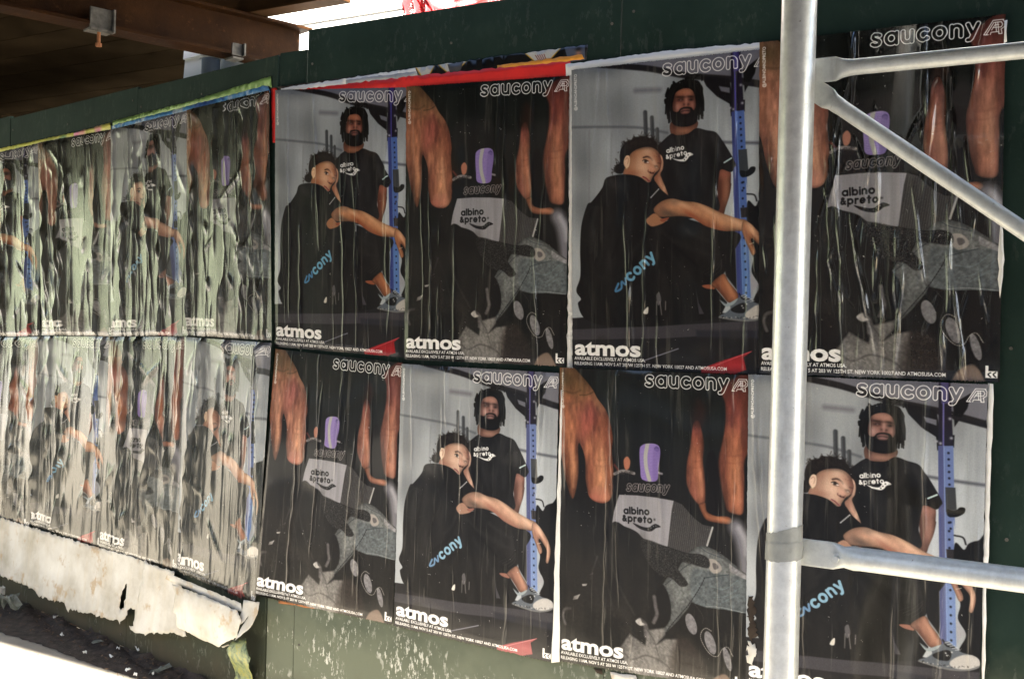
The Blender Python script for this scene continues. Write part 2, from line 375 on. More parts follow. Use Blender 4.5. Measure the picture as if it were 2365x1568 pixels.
def art_people():
    cv = Canvas(640, 960, 11); W, H = cv.w, cv.h; k = 1.0
    v = np.linspace(0, 1, H)[:, None]; u = np.linspace(0, 1, W)[None, :]
    g = .49+.17*np.clip(v/.35, 0, 1)+.05*np.sin(u*3)
    g = g*smooth_noise_lines(cv, .13, 5, 4)*smooth_noise_lines(cv, .10, 34, 3)*(1-.18*np.exp(-((u-.05)/.1)**2)*0)
    cv.c[:] = g[..., None]*np.array((.965, 1.0, 1.03))
    for i in range(26):
        cv.blob(cv.rng.random(2), 30+60*cv.rng.random(), 30+90*cv.rng.random(), (.25,.26,.275) if i % 2 else (.70,.72,.73), .42)
    # wall, roof line, soft joints
    cv.poly(a1(1040,190, 2060,560, 2060,-40, 300,-40), (.37,.36,.41), 6, .75, smooth=False)
    cv.line(a1(150,-70, 420,20, 900,150, 1250,285, 1660,400, 2060,540), 19, (.13,.12,.125), 2.2)
    cv.line(a1(160,630, 450,680, 800,750, 1060,850), 6, (.30,.31,.34), 4, .9)
    cv.line(a1(1560,1040, 1800,1090, 2070,1140), 8, (.27,.28,.32), 4, .9)
    cv.line(a1(780,360, 1000,390), 12, (.33,.32,.36), 8, .7)
    cv.line(a1(330,700, 300,1560), 3, (.40,.40,.42), 4, .5); cv.line(a1(540,760, 520,1200), 3, (.40,.40,.42), 4, .4)
    for q, wd in ((a1(862,600, 862,840), 13), (a1(922,665, 925,940), 12), (a1(968,795, 968,930), 11)):
        cv.line(q, wd, (.21,.22,.235), 2.2); cv.line(q+(-.004, 0), 2.5, (.30,.31,.33), 1.5)
    # squat rack
    cv.poly(a1(1400,320, 1660,395, 1690,640, 1660,660, 1540,560, 1440,430), (.09,.08,.09), 1.5, smooth=False)
    cv.poly(a1(1560,455, 1660,490, 1660,545, 1580,510), (.40,.40,.44), 2, smooth=False)
    cv.poly(a1(1790,330, 1930,230, 1900,380, 1800,560), (.07,.065,.07), 1.5, smooth=False)
    cv.line(a1(1800,470, 2060,560), 11, (.12,.11,.125), 2)
    cv.poly(a1(1655,640, 1800,640, 1795,760, 1765,740, 1665,790), (.05,.05,.06), 1.5, smooth=False)
    cv.poly(a1(1680,60, 1765,60, 1790,760, 1672,760), (.11,.09,.15), 1.5, smooth=False)
    cv.poly(a1(1690,60, 1755,60, 1755,330, 1700,330), (.22,.18,.42), 3, smooth=False)
    cv.line(a1(1715,330, 1712,760), 4, (.28,.25,.60), 1.2)
    for x, y in ((1765,480), (1775,670), (1690,720), (1660,700)): cv.blob(a1(x,y), 4, 4, (.62,.62,.66))
    lo = np.vstack([a1(1672,745, 1790,745, 1800,1560), a2(1200,0, 1212,845, 1128,845, 1122,0)])
    cv.poly(lo, (.27,.38,.64), 1.2, smooth=False)
    cv.poly(np.vstack([a1(1672,745, 1712,745, 1720,1560), a2(1152,0, 1160,845, 1128,845, 1122,0)]), (.20,.24,.48), 1.5, smooth=False)
    cv.poly(np.vstack([a2(1156,430, 1205,430, 1212,845, 1160,845)]), (.36,.54,.76), 12, .55, smooth=False)
    cv.line(np.vstack([a1(1716,745, 1724,1560), a2(1158,200, 1164,840)]), 1.6, (.45,.58,.82), 1, .8)
    for i in range(13): cv.blob(a1(1752+i*1.2, 815+i*62), 3.3, 3.5, (.05,.06,.12), 1, hard=2)
    for i in range(15): cv.blob(a2(1176+i*.7, 20+i*56), 3.3, 3.5, (.05,.06,.12), 1, hard=2)
    cv.poly(a1(1725,1150, 1805,1155, 1815,1390, 1730,1390), (.21,.22,.24), 1.2, smooth=False)
    cv.poly(a1(1738,1370, 1800,1385, 1840,1350, 1880,1360, 1870,1410, 1810,1445, 1745,1435), (.055,.055,.06), 1.2)
    cv.poly(a2(1160,195, 1210,200, 1212,270, 1165,265), (.16,.14,.15), 1.2, smooth=False)
    # black plates and dumbbell at right
    cv.line(a2(1205,105, 1250,120, 1265,165), 4.5, (.13,.13,.14), 1)
    cv.poly(a2(1205,165, 1255,200, 1280,160, 1330,140, 1400,140, 1400,1000, 1230,900, 1265,770, 1222,660, 1235,560, 1205,450), (.055,.05,.052), 1.5)
    cv.poly(a2(1212,640, 1238,720, 1264,762, 1228,800, 1215,850), (.60,.60,.63), 1.5, smooth=False)
    # dark floor, bench
    base = cv.poly(a2(60,780, 150,790, 460,820, 860,880, 1400,1000, 1400,1500, 0,1400), (.115,.108,.115), 1.5, smooth=False)
    cv.poly(a2(60,862, 640,940, 1400,1030, 1400,1115, 640,1030, 60,935), (.225,.215,.235), 2, smooth=False, tex=.12)
    cv.poly(a2(860,1010, 1400,1110, 1400,1170, 860,1060), (.15,.15,.18), 6, smooth=False)
    for x, y, r in ((640,1120,60), (900,1160,80), (1100,1090,60), (250,960,50)): cv.blob(a2(x,y), r*.4, r*.25, (.17,.16,.15), .6)
    def folds(m, amt, cx, cy):
        f = (1+amt*2*(vnoise(H, W, cy, cx, cv.rng, 5)-.42))[..., None]; cv.c = np.where(m[..., None] > .5, np.clip(cv.c*f, .025, 1), cv.c)
    # man: arm, neck, tee
    arm = cv.poly(np.vstack([a1(1525,1310, 1640,1340, 1648,1480), a2(1108,20, 1095,95, 1070,170, 1050,225, 1005,190, 1020,90, 1016,0)]), (.50,.29,.21), 1.3, rim=(9,.55), mot=.14)
    cv.blob(a2(1030,80), 10, 60, (.33,.17,.12), .7, clip=arm); cv.blob(a2(1075,60), 9, 50, (.66,.44,.33), .6, clip=arm); cv.blob(a1(1590,1380), 30, 14, (.62,.35,.27), .6, clip=arm)
    neck = cv.poly(a1(1108,740, 1335,770, 1335,860, 1270,900, 1180,900, 1100,880), (.52,.32,.23), 1.4, rim=(9,.4), mot=.12)
    cv.blob(a1(1130,800), 10, 40, (.33,.17,.12), .8, clip=neck); cv.blob(a1(1230,855), 26, 10, (.66,.44,.33), .6, clip=neck); cv.blob(a1(1230,790), 40, 12, (.20,.11,.08), .8, clip=neck)
    tee = cv.poly(np.vstack([a1(930,1010, 990,950, 1095,868, 1150,893, 1250,897, 1335,853, 1430,890, 1520,930, 1580,1030, 1640,1150, 1700,1290, 1690,1330, 1650,1370, 1560,1325, 1535,1400), a2(1015,60, 1008,200, 700,200, 500,100), a1(900,1300)]), (.088,.083,.085), 1.3)
    for p, rx, ry, c, al in ((a1(1150,1000), 60, 16, .14, .5), (a1(1350,1150), 16, 70, .13, .6), (a1(1240,1350), 60, 30, .12, .5), (a1(1540,1080), 14, 50, .15, .6), (a1(1100,1350), 12, 60, .05, .7), (a1(1460,1300), 12, 80, .05, .7)):
        cv.blob(p, rx, ry, (c, c*.97, c), al, clip=tee)
    folds(tee, .75, 22, 9)
    cv.line(a1(1095,872, 1150,897, 1250,902, 1338,858), 2.2, (.05,.05,.05), .8)
    cv.line(a1(1590,1260, 1660,1225), 4.5, (.75,.85,.85), .9)
    # head: locks, face, beard
    hair = (.045,.038,.036)
    cv.poly(a1(1100,640, 1075,560, 1075,480, 1100,420, 1170,378, 1240,345, 1300,345, 1350,390, 1370,470, 1380,560, 1370,650, 1300,690, 1150,690), hair, 2.0)
    def locks(n, x0, x1, y0, y1, spread, top):
        for i in range(n):
            t = cv.rng.random(); x = x0+(x1-x0)*t; e = y0+(y1-y0)*cv.rng.random()
            sx = x+spread*(cv.rng.random()-.5); c = .03+.05*cv.rng.random()
            cv.line(a1(top[0]+(x-top[0])*.35, top[1]+cv.rng.normal(0, 12), (top[0]+x)/2+(x-top[0])*.28, top[1]+60+cv.rng.normal(0, 15), x, (top[1]+e)/2+30, sx, e), 3.0+2.2*cv.rng.random(), (c*1.15, c, c*.9), .9, .95)
    for i in range(40):
        t = cv.rng.uniform(2.9, 6.5); r = cv.rng.uniform(.75, 1.12); c = np.array([1232+150*r*math.cos(t), 470+135*r*math.sin(t)]); k = .03+.04*cv.rng.random()
        cv.line(a1(*c, *(c+cv.rng.normal(0, 16, 2)), *(c+[22*math.cos(t), 34])), 5.5, (k*1.1, k, k*.9), 1.2)
    locks(16, 1050, 1100, 600, 760, 26, (1230, 365)); locks(16, 1358, 1410, 600, 770, 30, (1265, 360))
    for q in ((1170,392, 1175,350, 1215,338, 1250,375), (1270,350, 1300,290, 1345,282, 1360,310), (1320,340, 1388,300, 1402,365), (1340,360, 1398,430, 1402,520), (1200,385, 1268,322, 1300,296), (1240,350, 1250,310, 1290,300)):
        cv.line(a1(*q), 4.2, (.06,.05,.046), .9)
    face = cv.poly(a1(1135,500, 1155,445, 1215,418, 1275,425, 1318,470, 1335,560, 1332,660, 1280,720, 1180,715, 1128,650, 1120,570), (.50,.29,.23), 1.4, rim=(10,.45), mot=.14)
    B = lambda x, y, rx, ry, c, al, ang=0: cv.blob(a1(x, y), rx, ry, c, al, ang, clip=face)
    B(1225,452, 30, 12, (.62,.38,.27), .9); B(1160,598, 12, 14, (.72,.50,.43), .85); B(1312,602, 8, 14, (.64,.42,.36), .85); B(1248,545, 4.5, 18, (.72,.50,.42), .85); B(1270,470, 14, 10, (.66,.42,.32), .6); B(1215,520, 3, 8, (.30,.16,.12), .7)
    B(1190,500, 18, 4, (.14,.08,.06), .9, .10); B(1295,515, 14, 4, (.14,.08,.06), .9, .15)
    B(1192,530, 10, 4.2, (.10,.06,.06), .95); B(1296,545, 8, 4.2, (.10,.06,.06), .95); B(1196,532, 3, 1.8, (.6,.5,.48), .7)
    B(1192,545, 14, 3, (.40,.22,.18), .7); B(1130,560, 8, 40, (.25,.13,.10), .7); B(1334,560, 6, 50, (.27,.14,.11), .7)
    B(1228,580, 4, 5, (.20,.10,.08), .8); B(1265,588, 4, 5, (.20,.10,.08), .8); B(1245,570, 8, 6, (.60,.38,.32), .6)
    beard = cv.poly(a1(1098,610, 1130,640, 1165,650, 1195,618, 1250,612, 1295,628, 1318,660, 1350,610, 1352,720, 1335,795, 1250,818, 1150,795, 1104,740), (.05,.042,.04), 1.8)
    cv.poly(a1(1190,640, 1230,625, 1280,640, 1272,680, 1230,690, 1200,675), (.40,.24,.21), 2.5, .85)
    cv.line(a1(1198,655, 1235,648, 1275,660), 2.0, (.12,.06,.06), .8); cv.blob(a1(1236,668), 11, 3.6, (.60,.38,.35), .9); cv.blob(a1(1236,640), 9, 2.4, (.58,.37,.33), .7)
    cv.blob(a1(1236,700), 9, 4, (.05,.04,.04), .9); cv.blob(a1(1240,760), 26, 16, (.085,.075,.075), .7, clip=beard)
    # chest print
    word(cv, 'albino', a1(1052,1058), a1(1212,1048), 8.6, 3.5, WHITE, gap=.55, fit=True)
    word(cv, '&preto', a1(1045,1120), a1(1238,1108), 8.6, 3.5, WHITE, gap=.60, fit=True)
    cv.poly(a1(1100,1125, 1160,1148, 1205,1148, 1230,1110, 1262,1092, 1302,1122, 1262,1135, 1240,1165, 1210,1178, 1150,1160), WHITE, .9)
    for x, y in ((1215,1160), (1232,1140), (1252,1118)): cv.blob(a1(x,y), 2, 2, (.09,.09,.09))
    # woman: hair, face, ear
    wh = (.10,.078,.068)
    cv.poly(a1(640,1190, 590,1195, 555,1165, 560,1120, 608,1085, 612,1000, 640,910, 720,865, 800,842, 890,872, 955,930, 1000,1040, 900,1060, 700,1080), wh, 2.2)
    for i in range(46):
        t = cv.rng.random(); b = np.array([640+360*t, 900-70*math.sin(3.1*t)+60*t*t])
        cv.line(a1(*b, *(b+cv.rng.normal(0, 12, 2)), *(b+cv.rng.normal(0, 20, 2))), 2.6, (.11,.085,.07), 1.6, .6)
    for i in range(24):
        b = np.array([585, 1140])+cv.rng.normal(0, 26, 2); cv.line(a1(*b, *(b+cv.rng.normal(0, 20, 2)), *(b+cv.rng.normal(0, 22, 2))), 2, (.13,.10,.085), .9, .7)
    skin = (.74,.52,.38)
    f = cv.poly(a1(640,1215, 655,1150, 690,1110, 700,1030, 745,985, 830,962, 905,975, 960,1020, 990,1080, 1000,1150, 985,1210, 935,1250, 905,1300, 885,1345, 850,1325, 790,1275, 710,1235), skin, 1.4, rim=(9,.40), mot=.10)
    cv.line(a1(668,1120, 692,1040, 735,985, 830,957, 905,967, 962,1014, 994,1085), 13, wh, 7, .9)
    cv.line(a1(690,1150, 705,1060, 750,1005, 830,985, 905,992, 955,1030, 985,1100), 30, (.50,.29,.17), 14, .65, clip=f)
    cv.poly(a1(676,1090, 694,1040, 730,1005, 795,985, 872,988, 940,1028, 984,1098, 1004,1080, 965,1000, 900,945, 830,930, 740,950, 680,1010), wh, 5, .95)
    for i in range(160):
        t = cv.rng.random(); q = np.array([625+370*t, 1000-125*math.sin(3.0*t+.1)+70*t*t])+cv.rng.normal(0, 16, 2); k = .07+.09*cv.rng.random()
        cv.line(a1(*q, *(q+cv.rng.normal(0, 9, 2)), *(q+cv.rng.normal(0, 14, 2))), 2.2, (k*1.15, k*.9, k*.75), 1.0, .55)
    F = lambda x, y, rx, ry, c, al, ang=0: cv.blob(a1(x, y), rx, ry, c, al, ang, clip=f)
    F(780,1010, 40, 20, (.66,.42,.26), .6); F(880,1020, 24, 16, (.86,.72,.60), .7); F(770,1120, 22, 34, (.84,.66,.52), .7); F(700,1200, 24, 14, (.62,.38,.25), .7)
    F(930,1080, 22, 40, (.66,.42,.30), .6); F(985,1110, 8, 50, (.42,.22,.16), .8); F(830,1200, 20, 26, (.88,.72,.60), .7); F(740,1215, 30, 10, (.58,.34,.23), .6)
    cv.line(a1(832,1070, 868,1066, 902,1090, 916,1114), 5.2, (.24,.14,.10), 1.4, .95)
    cv.line(a1(965,1150, 990,1160), 3.2, (.30,.17,.13), 1.3, .8)
    cv.poly(a1(825,1102, 845,1098, 872,1116, 880,1134, 855,1130, 836,1120), (.88,.82,.78), 1.2); cv.blob(a1(850,1112), 5.5, 6, (.07,.05,.045), 1, hard=2); cv.blob(a1(800,1160), 26, 22, (.82,.62,.48), .35, clip=f); cv.blob(a1(745,1060), 14, 40, (.50,.30,.20), .45, clip=f)
    cv.line(a1(822,1100, 845,1094, 876,1116), 2.4, (.14,.08,.06), .8); cv.line(a1(836,1126, 862,1138, 884,1136), 1.4, (.50,.30,.24), .9)
    cv.blob(a1(945,1185), 6, 5, (.10,.06,.05), .95, .5); cv.line(a1(930,1172, 950,1176, 966,1196), 2.2, (.16,.09,.07), .8); cv.blob(a1(950,1194), 4, 2, (.8,.7,.66), .7)
    F(925,1130, 7, 24, (.84,.66,.54), .8, -.5); F(905,1200, 12, 9, (.80,.55,.43), .9, .5)
    cv.line(a1(872,1208, 872,1225, 890,1236, 905,1250, 922,1246, 930,1232), 2.6, (.40,.18,.14), 1.2, .9); cv.blob(a1(893,1238), 4, 2.6, (.18,.07,.06), .9, .6); cv.blob(a1(915,1246), 3.4, 2.4, (.18,.07,.06), .9, .6)
    cv.line(a1(820,1270, 848,1288, 872,1318, 884,1326), 4.4, (.62,.24,.24), 1.2, .95); cv.line(a1(822,1266, 850,1290, 880,1326), 1.5, (.30,.09,.10), .8)
    ear = cv.poly(a1(650,1060, 672,1022, 700,1030, 705,1080, 692,1140, 664,1145, 646,1105), (.86,.70,.56), 1.4)
    cv.line(a1(662,1060, 680,1045, 692,1070, 682,1110), 2, (.60,.38,.27), 1.2, .8); cv.blob(a1(672,1150), 3, 3, (.85,.75,.55))
    # hand beside the face and raised forearm
    hand = cv.poly(a1(985,1065, 1005,1090, 1018,1150, 1008,1220, 985,1270, 1000,1330, 1050,1490, 1045,1520, 985,1440, 945,1370, 925,1300, 955,1260, 985,1210, 1000,1140), (.78,.55,.42), 1.3, rim=(5,.45), mot=.1)
    cv.blob(a1(1000,1110), 4, 40, (.86,.66,.54), .8, clip=hand); cv.blob(a1(945,1300), 12, 30, (.52,.30,.20), .7, clip=hand); cv.blob(a1(1020,1420), 6, 40, (.88,.68,.52), .6, .25, clip=hand)
    cv.line(a1(985,1080, 996,1140, 982,1200, 950,1250), 1.8, (.34,.17,.13), 1, .8)
    # woman: black top, trousers
    blk = (.072,.066,.064)
    body = np.vstack([a1(470,1225, 560,1206, 640,1212, 720,1232, 800,1272, 868,1338, 925,1330, 985,1430, 1060,1520), a2(690,40, 640,90, 590,150, 640,210, 760,190, 860,230, 990,300, 1110,350, 1160,400, 1120,480, 1068,560, 1045,640, 965,705, 900,720, 905,800, 950,900, 930,945, 640,940, 300,880, 150,800, 108,690, 128,655, 100,590, 130,490, 135,300, 150,130, 190,0), a1(330,1440, 430,1320)])
    bm = cv.poly(body, blk, 1.4); am0 = np.maximum(f, hand)
    for p, rx, ry, c, al, an in ((a1(560,1300), 40, 18, .13, .7, .6), (a1(700,1330), 16, 46, .12, .6, 0), (a2(230,250), 10, 80, .12, .6, 0), (a2(420,120), 8, 60, .045, .8, .3), (a2(520,300), 8, 120, .045, .8, .2), (a2(330,450), 30, 60, .10, .6, 0), (a2(900,420), 60, 40, .11, .5, .5), (a2(700,620), 8, 100, .04, .8, -.2), (a2(600,640), 40, 30, .10, .5, -.4), (a2(1000,520), 30, 60, .10, .6, 0)):
        cv.blob(p, rx, ry, (c, c*.95, c*.93), al, an, clip=bm)
    folds(bm, .8, 20, 10)
    for q in ((180,60, 230,20, 290,40), (150,240, 230,260, 330,230), (930,640, 1000,600, 1040,540), (900,610, 980,570, 1020,520), (420,20, 440,150, 380,260), (560,240, 600,420, 570,560)):
        cv.line(a2(*q), 1.6, (.17,.16,.15), 1, .6, clip=bm)
    cv.poly(a2(540,800, 556,790, 552,835, 528,830), (.80,.78,.74), 1); cv.poly(a2(610,720, 630,700, 640,760, 620,790), (.33,.32,.33), 1.5)
    for q in ((612,760, 608,855), (632,765, 640,860), (668,770, 665,830)): cv.line(a2(*q), 3, (.50,.48,.47), 1.2, .8)
    cv.poly(a2(862,700, 900,790, 918,905, 880,900), (.24,.23,.25), 2, smooth=False)
    cv.line(a1(889,1500, 964,1424), 3.6, (.80,.80,.80), .9, .9); [cv.line(a1(889+q*11,1500-q*11, 895+q*11,1506-q*11), 1.2, (.15,.15,.15), .7, .9) for q in range(1, 7)]
    for q, wd, c, al in (((250,30, 215,160, 205,330), 16, .155, .55), ((330,10, 320,140, 290,300, 250,430), 11, .13, .5), ((480,30, 470,160, 430,300), 10, .125, .5), ((560,250, 520,330, 470,380), 9, .14, .5), ((250,520, 330,560, 420,700), 12, .12, .45), ((640,260, 700,330, 800,400, 930,470), 18, .13, .45), ((820,300, 900,360, 1000,420), 12, .145, .5), ((700,420, 780,560, 860,680), 14, .115, .45), ((150,500, 200,640, 210,760), 12, .125, .5), ((930,480, 1010,500, 1070,470), 9, .15, .5), ((480,640, 560,720, 600,850), 12, .11, .4)):
        cv.line(a2(*q), wd, (c*1.04, c, c*.96), 6, al, clip=bm)
    for q, wd, al in (((300,20, 280,150, 240,320), 6, .7), ((420,60, 400,220, 340,400), 6, .6), ((600,180, 560,300, 500,420, 380,520), 7, .7), ((660,300, 760,420, 880,560), 7, .7), ((180,300, 190,480, 170,600), 6, .6)):
        cv.line(a2(*q), wd, (.03,.028,.027), 4, al, clip=bm)
    for q, wd, c, al in (((1100,940, 1130,1000, 1110,1100), 9, .16, .5), ((1480,960, 1530,1080, 1560,1220), 12, .17, .55), ((1400,1180, 1420,1330, 1400,1500), 14, .135, .5), ((1200,1230, 1180,1380, 1220,1520), 12, .13, .5), ((1300,920, 1330,1010, 1300,1120), 9, .14, .45)):
        cv.line(a1(*q), wd, (c, c*.98, c), 6, al, clip=np.clip(tee-bm-am0, 0, 1))
    # blue leg print
    o, e = a2(352,640), a2(640,438)
    cv.line(a2(372,590, 352,640, 388,628, 392,585), 7, (.26,.48,.66), 1.2); cv.line(a2(395,580, 420,605, 418,560), 7, (.26,.48,.66), 1.2)
    word(cv, 'cony', a2(452,588), a2(612,452), 22, 8.5, (.40,.62,.74), gap=.6, fit=True)
    cv.poly(a2(860,690, 970,700, 1010,770, 1062,850, 1020,935, 930,950, 880,820), (.085,.08,.078), 1.6, smooth=False)
    cv.poly(a2(1000,330, 1122,350, 1124,770, 1060,660, 1040,560), (.095,.09,.09), 2, smooth=False)
    # near arm, hand, leg, shoe
    sk = (.76,.51,.35)
    am = cv.poly(a2(610,105, 660,60, 725,50, 800,80, 880,105, 960,150, 1050,215, 1140,265, 1195,288, 1215,330, 1180,358, 1120,352, 1040,335, 940,285, 860,215, 780,185, 700,175, 640,160), sk, 1.4, rim=(11,.50), mot=.12)
    G = lambda x, y, rx, ry, c, al, ang=0: cv.blob(a2(x, y), rx, ry, c, al, ang, clip=am)
    G(665,110, 18, 30, (.52,.36,.27), .8); G(700,150, 26, 12, (.33,.26,.22), .8, .3); G(790,110, 30, 12, (.88,.68,.52), .8, .4); G(870,215, 50, 9, (.58,.28,.15), .9, .65); G(960,180, 60, 10, (.86,.64,.47), .8, .6)
    G(1020,320, 60, 9, (.60,.33,.20), .8, .5); G(1130,290, 50, 12, (.87,.67,.51), .8, .5); G(740,70, 16, 12, (.55,.42,.33), .8)
    cv.poly(a2(565,175, 610,135, 650,170, 680,205, 640,222, 590,222), (.62,.42,.29), 1.6); cv.poly(a2(650,185, 705,180, 690,200, 665,205), (.55,.28,.18), 1.2)
    hm = cv.poly(a2(1180,290, 1225,320, 1265,375, 1300,440, 1318,520, 1302,612, 1280,605, 1288,520, 1262,465, 1232,425, 1222,440, 1245,490, 1250,532, 1228,542, 1205,480, 1180,410, 1165,345), sk, 1.2, rim=(6,.45), mot=.1)
    for x, y, rx, ry, c, al, an in ((1230,360, 8, 26, (.88,.68,.53), .8, -.5), (1296,520, 3, 30, (.88,.68,.53), .8, 0), (1225,450, 3, 22, (.46,.25,.17), .9, -.3), (1195,390, 5, 24, (.56,.33,.23), .8, -.3), (1245,430, 3, 18, (.44,.24,.16), .9, -.6)):
        cv.blob(a2(x, y), rx, ry, c, al, an, clip=hm)
    cv.line(a2(1212,462, 1240,456), 2, (.75,.70,.6), .8)
    cv.poly(a2(905,700, 965,705, 985,740, 930,725), (.55,.30,.19), 1.5)
    lm = cv.poly(a2(965,700, 1042,642, 1075,705, 1132,800, 1120,850, 1070,850, 1030,790, 1000,745), (.62,.37,.24), 1.4, rim=(9,.5), mot=.12)
    cv.blob(a2(1075,740), 8, 40, (.74,.48,.32), .8, -.5, clip=lm); cv.blob(a2(1020,760), 6, 40, (.38,.20,.13), .8, -.5, clip=lm)
    for dx in (0, 26, 50): cv.line(a2(925+dx,625+dx*.5, 985+dx*.7,590+dx*.5, 1035,540+dx*.8), 1.3, (.22,.21,.20), .8, .8)
    sm = cv.poly(a2(1015,822, 1050,858, 1085,852, 1140,826, 1170,812, 1235,880, 1300,905, 1335,940, 1330,990, 1270,1006, 1170,1000, 1080,975, 1008,940, 1060,915, 1080,880), (.33,.36,.40), 1.2)
    cv.poly(a2(1180,945, 1240,905, 1300,905, 1335,940, 1330,990, 1270,1004, 1190,985), (.70,.68,.66), 2.0, clip=sm)
    cv.poly(a2(1085,900, 1150,870, 1185,885, 1170,940, 1110,930), (.08,.08,.09), 1.4, clip=sm); cv.poly(a2(1015,822, 1050,858, 1085,852, 1130,832, 1100,870, 1050,875), (.55,.60,.62), 1.5)
    cv.line(a2(1010,945, 1090,975, 1180,1000, 1270,1004, 1330,985), 5, (.42,.42,.42), 1.2)
    for i in range(34):
        p = a2(1012+cv.rng.random()*315, 950+cv.rng.random()*12); p[0, 1] += .012*min(1, (p[0, 0]-.8)/.1); cv.blob(p, 1.6, 1.6, (.75,.74,.72) if i % 2 else (.12,.12,.12), .9)
    for x, y in ((1155,890), (1162,906), (1188,884)): cv.blob(a2(x,y), 2.2, 2.2, (.85,.85,.85))
    cv.line(a2(1140,800, 1160,840, 1200,850), 4, (.06,.06,.07), 1)
    for i in range(5): cv.line(a2(1150+i*14,822+i*12, 1178+i*14,812+i*14), 1.6, (.75,.76,.78), .8)
    # red bag, white strap
    rm = cv.poly(a2(885,1290, 1000,1262, 1215,1222, 1158,1258, 1172,1352, 1100,1365, 1060,1390, 880,1340), (.56,.05,.08), 1.3, smooth=False)
    cv.line(a2(930,1295, 1205,1226), 1.8, (.85,.40,.42), .8); cv.blob(a2(1100,1300), 40, 12, (.66,.09,.12), .6, clip=rm)
    cv.line(a2(520,1166, 740,1121), 3, (.50,.50,.56), 1)
    for _ in range(2):
        p = np.pad(cv.c, ((1, 1), (1, 1), (0, 0)), 'edge'); cv.c = (p[1:-1, 1:-1]*4+p[:-2, 1:-1]+p[2:, 1:-1]+p[1:-1, :-2]+p[1:-1, 2:])/8
    common_type(cv)
    return cv

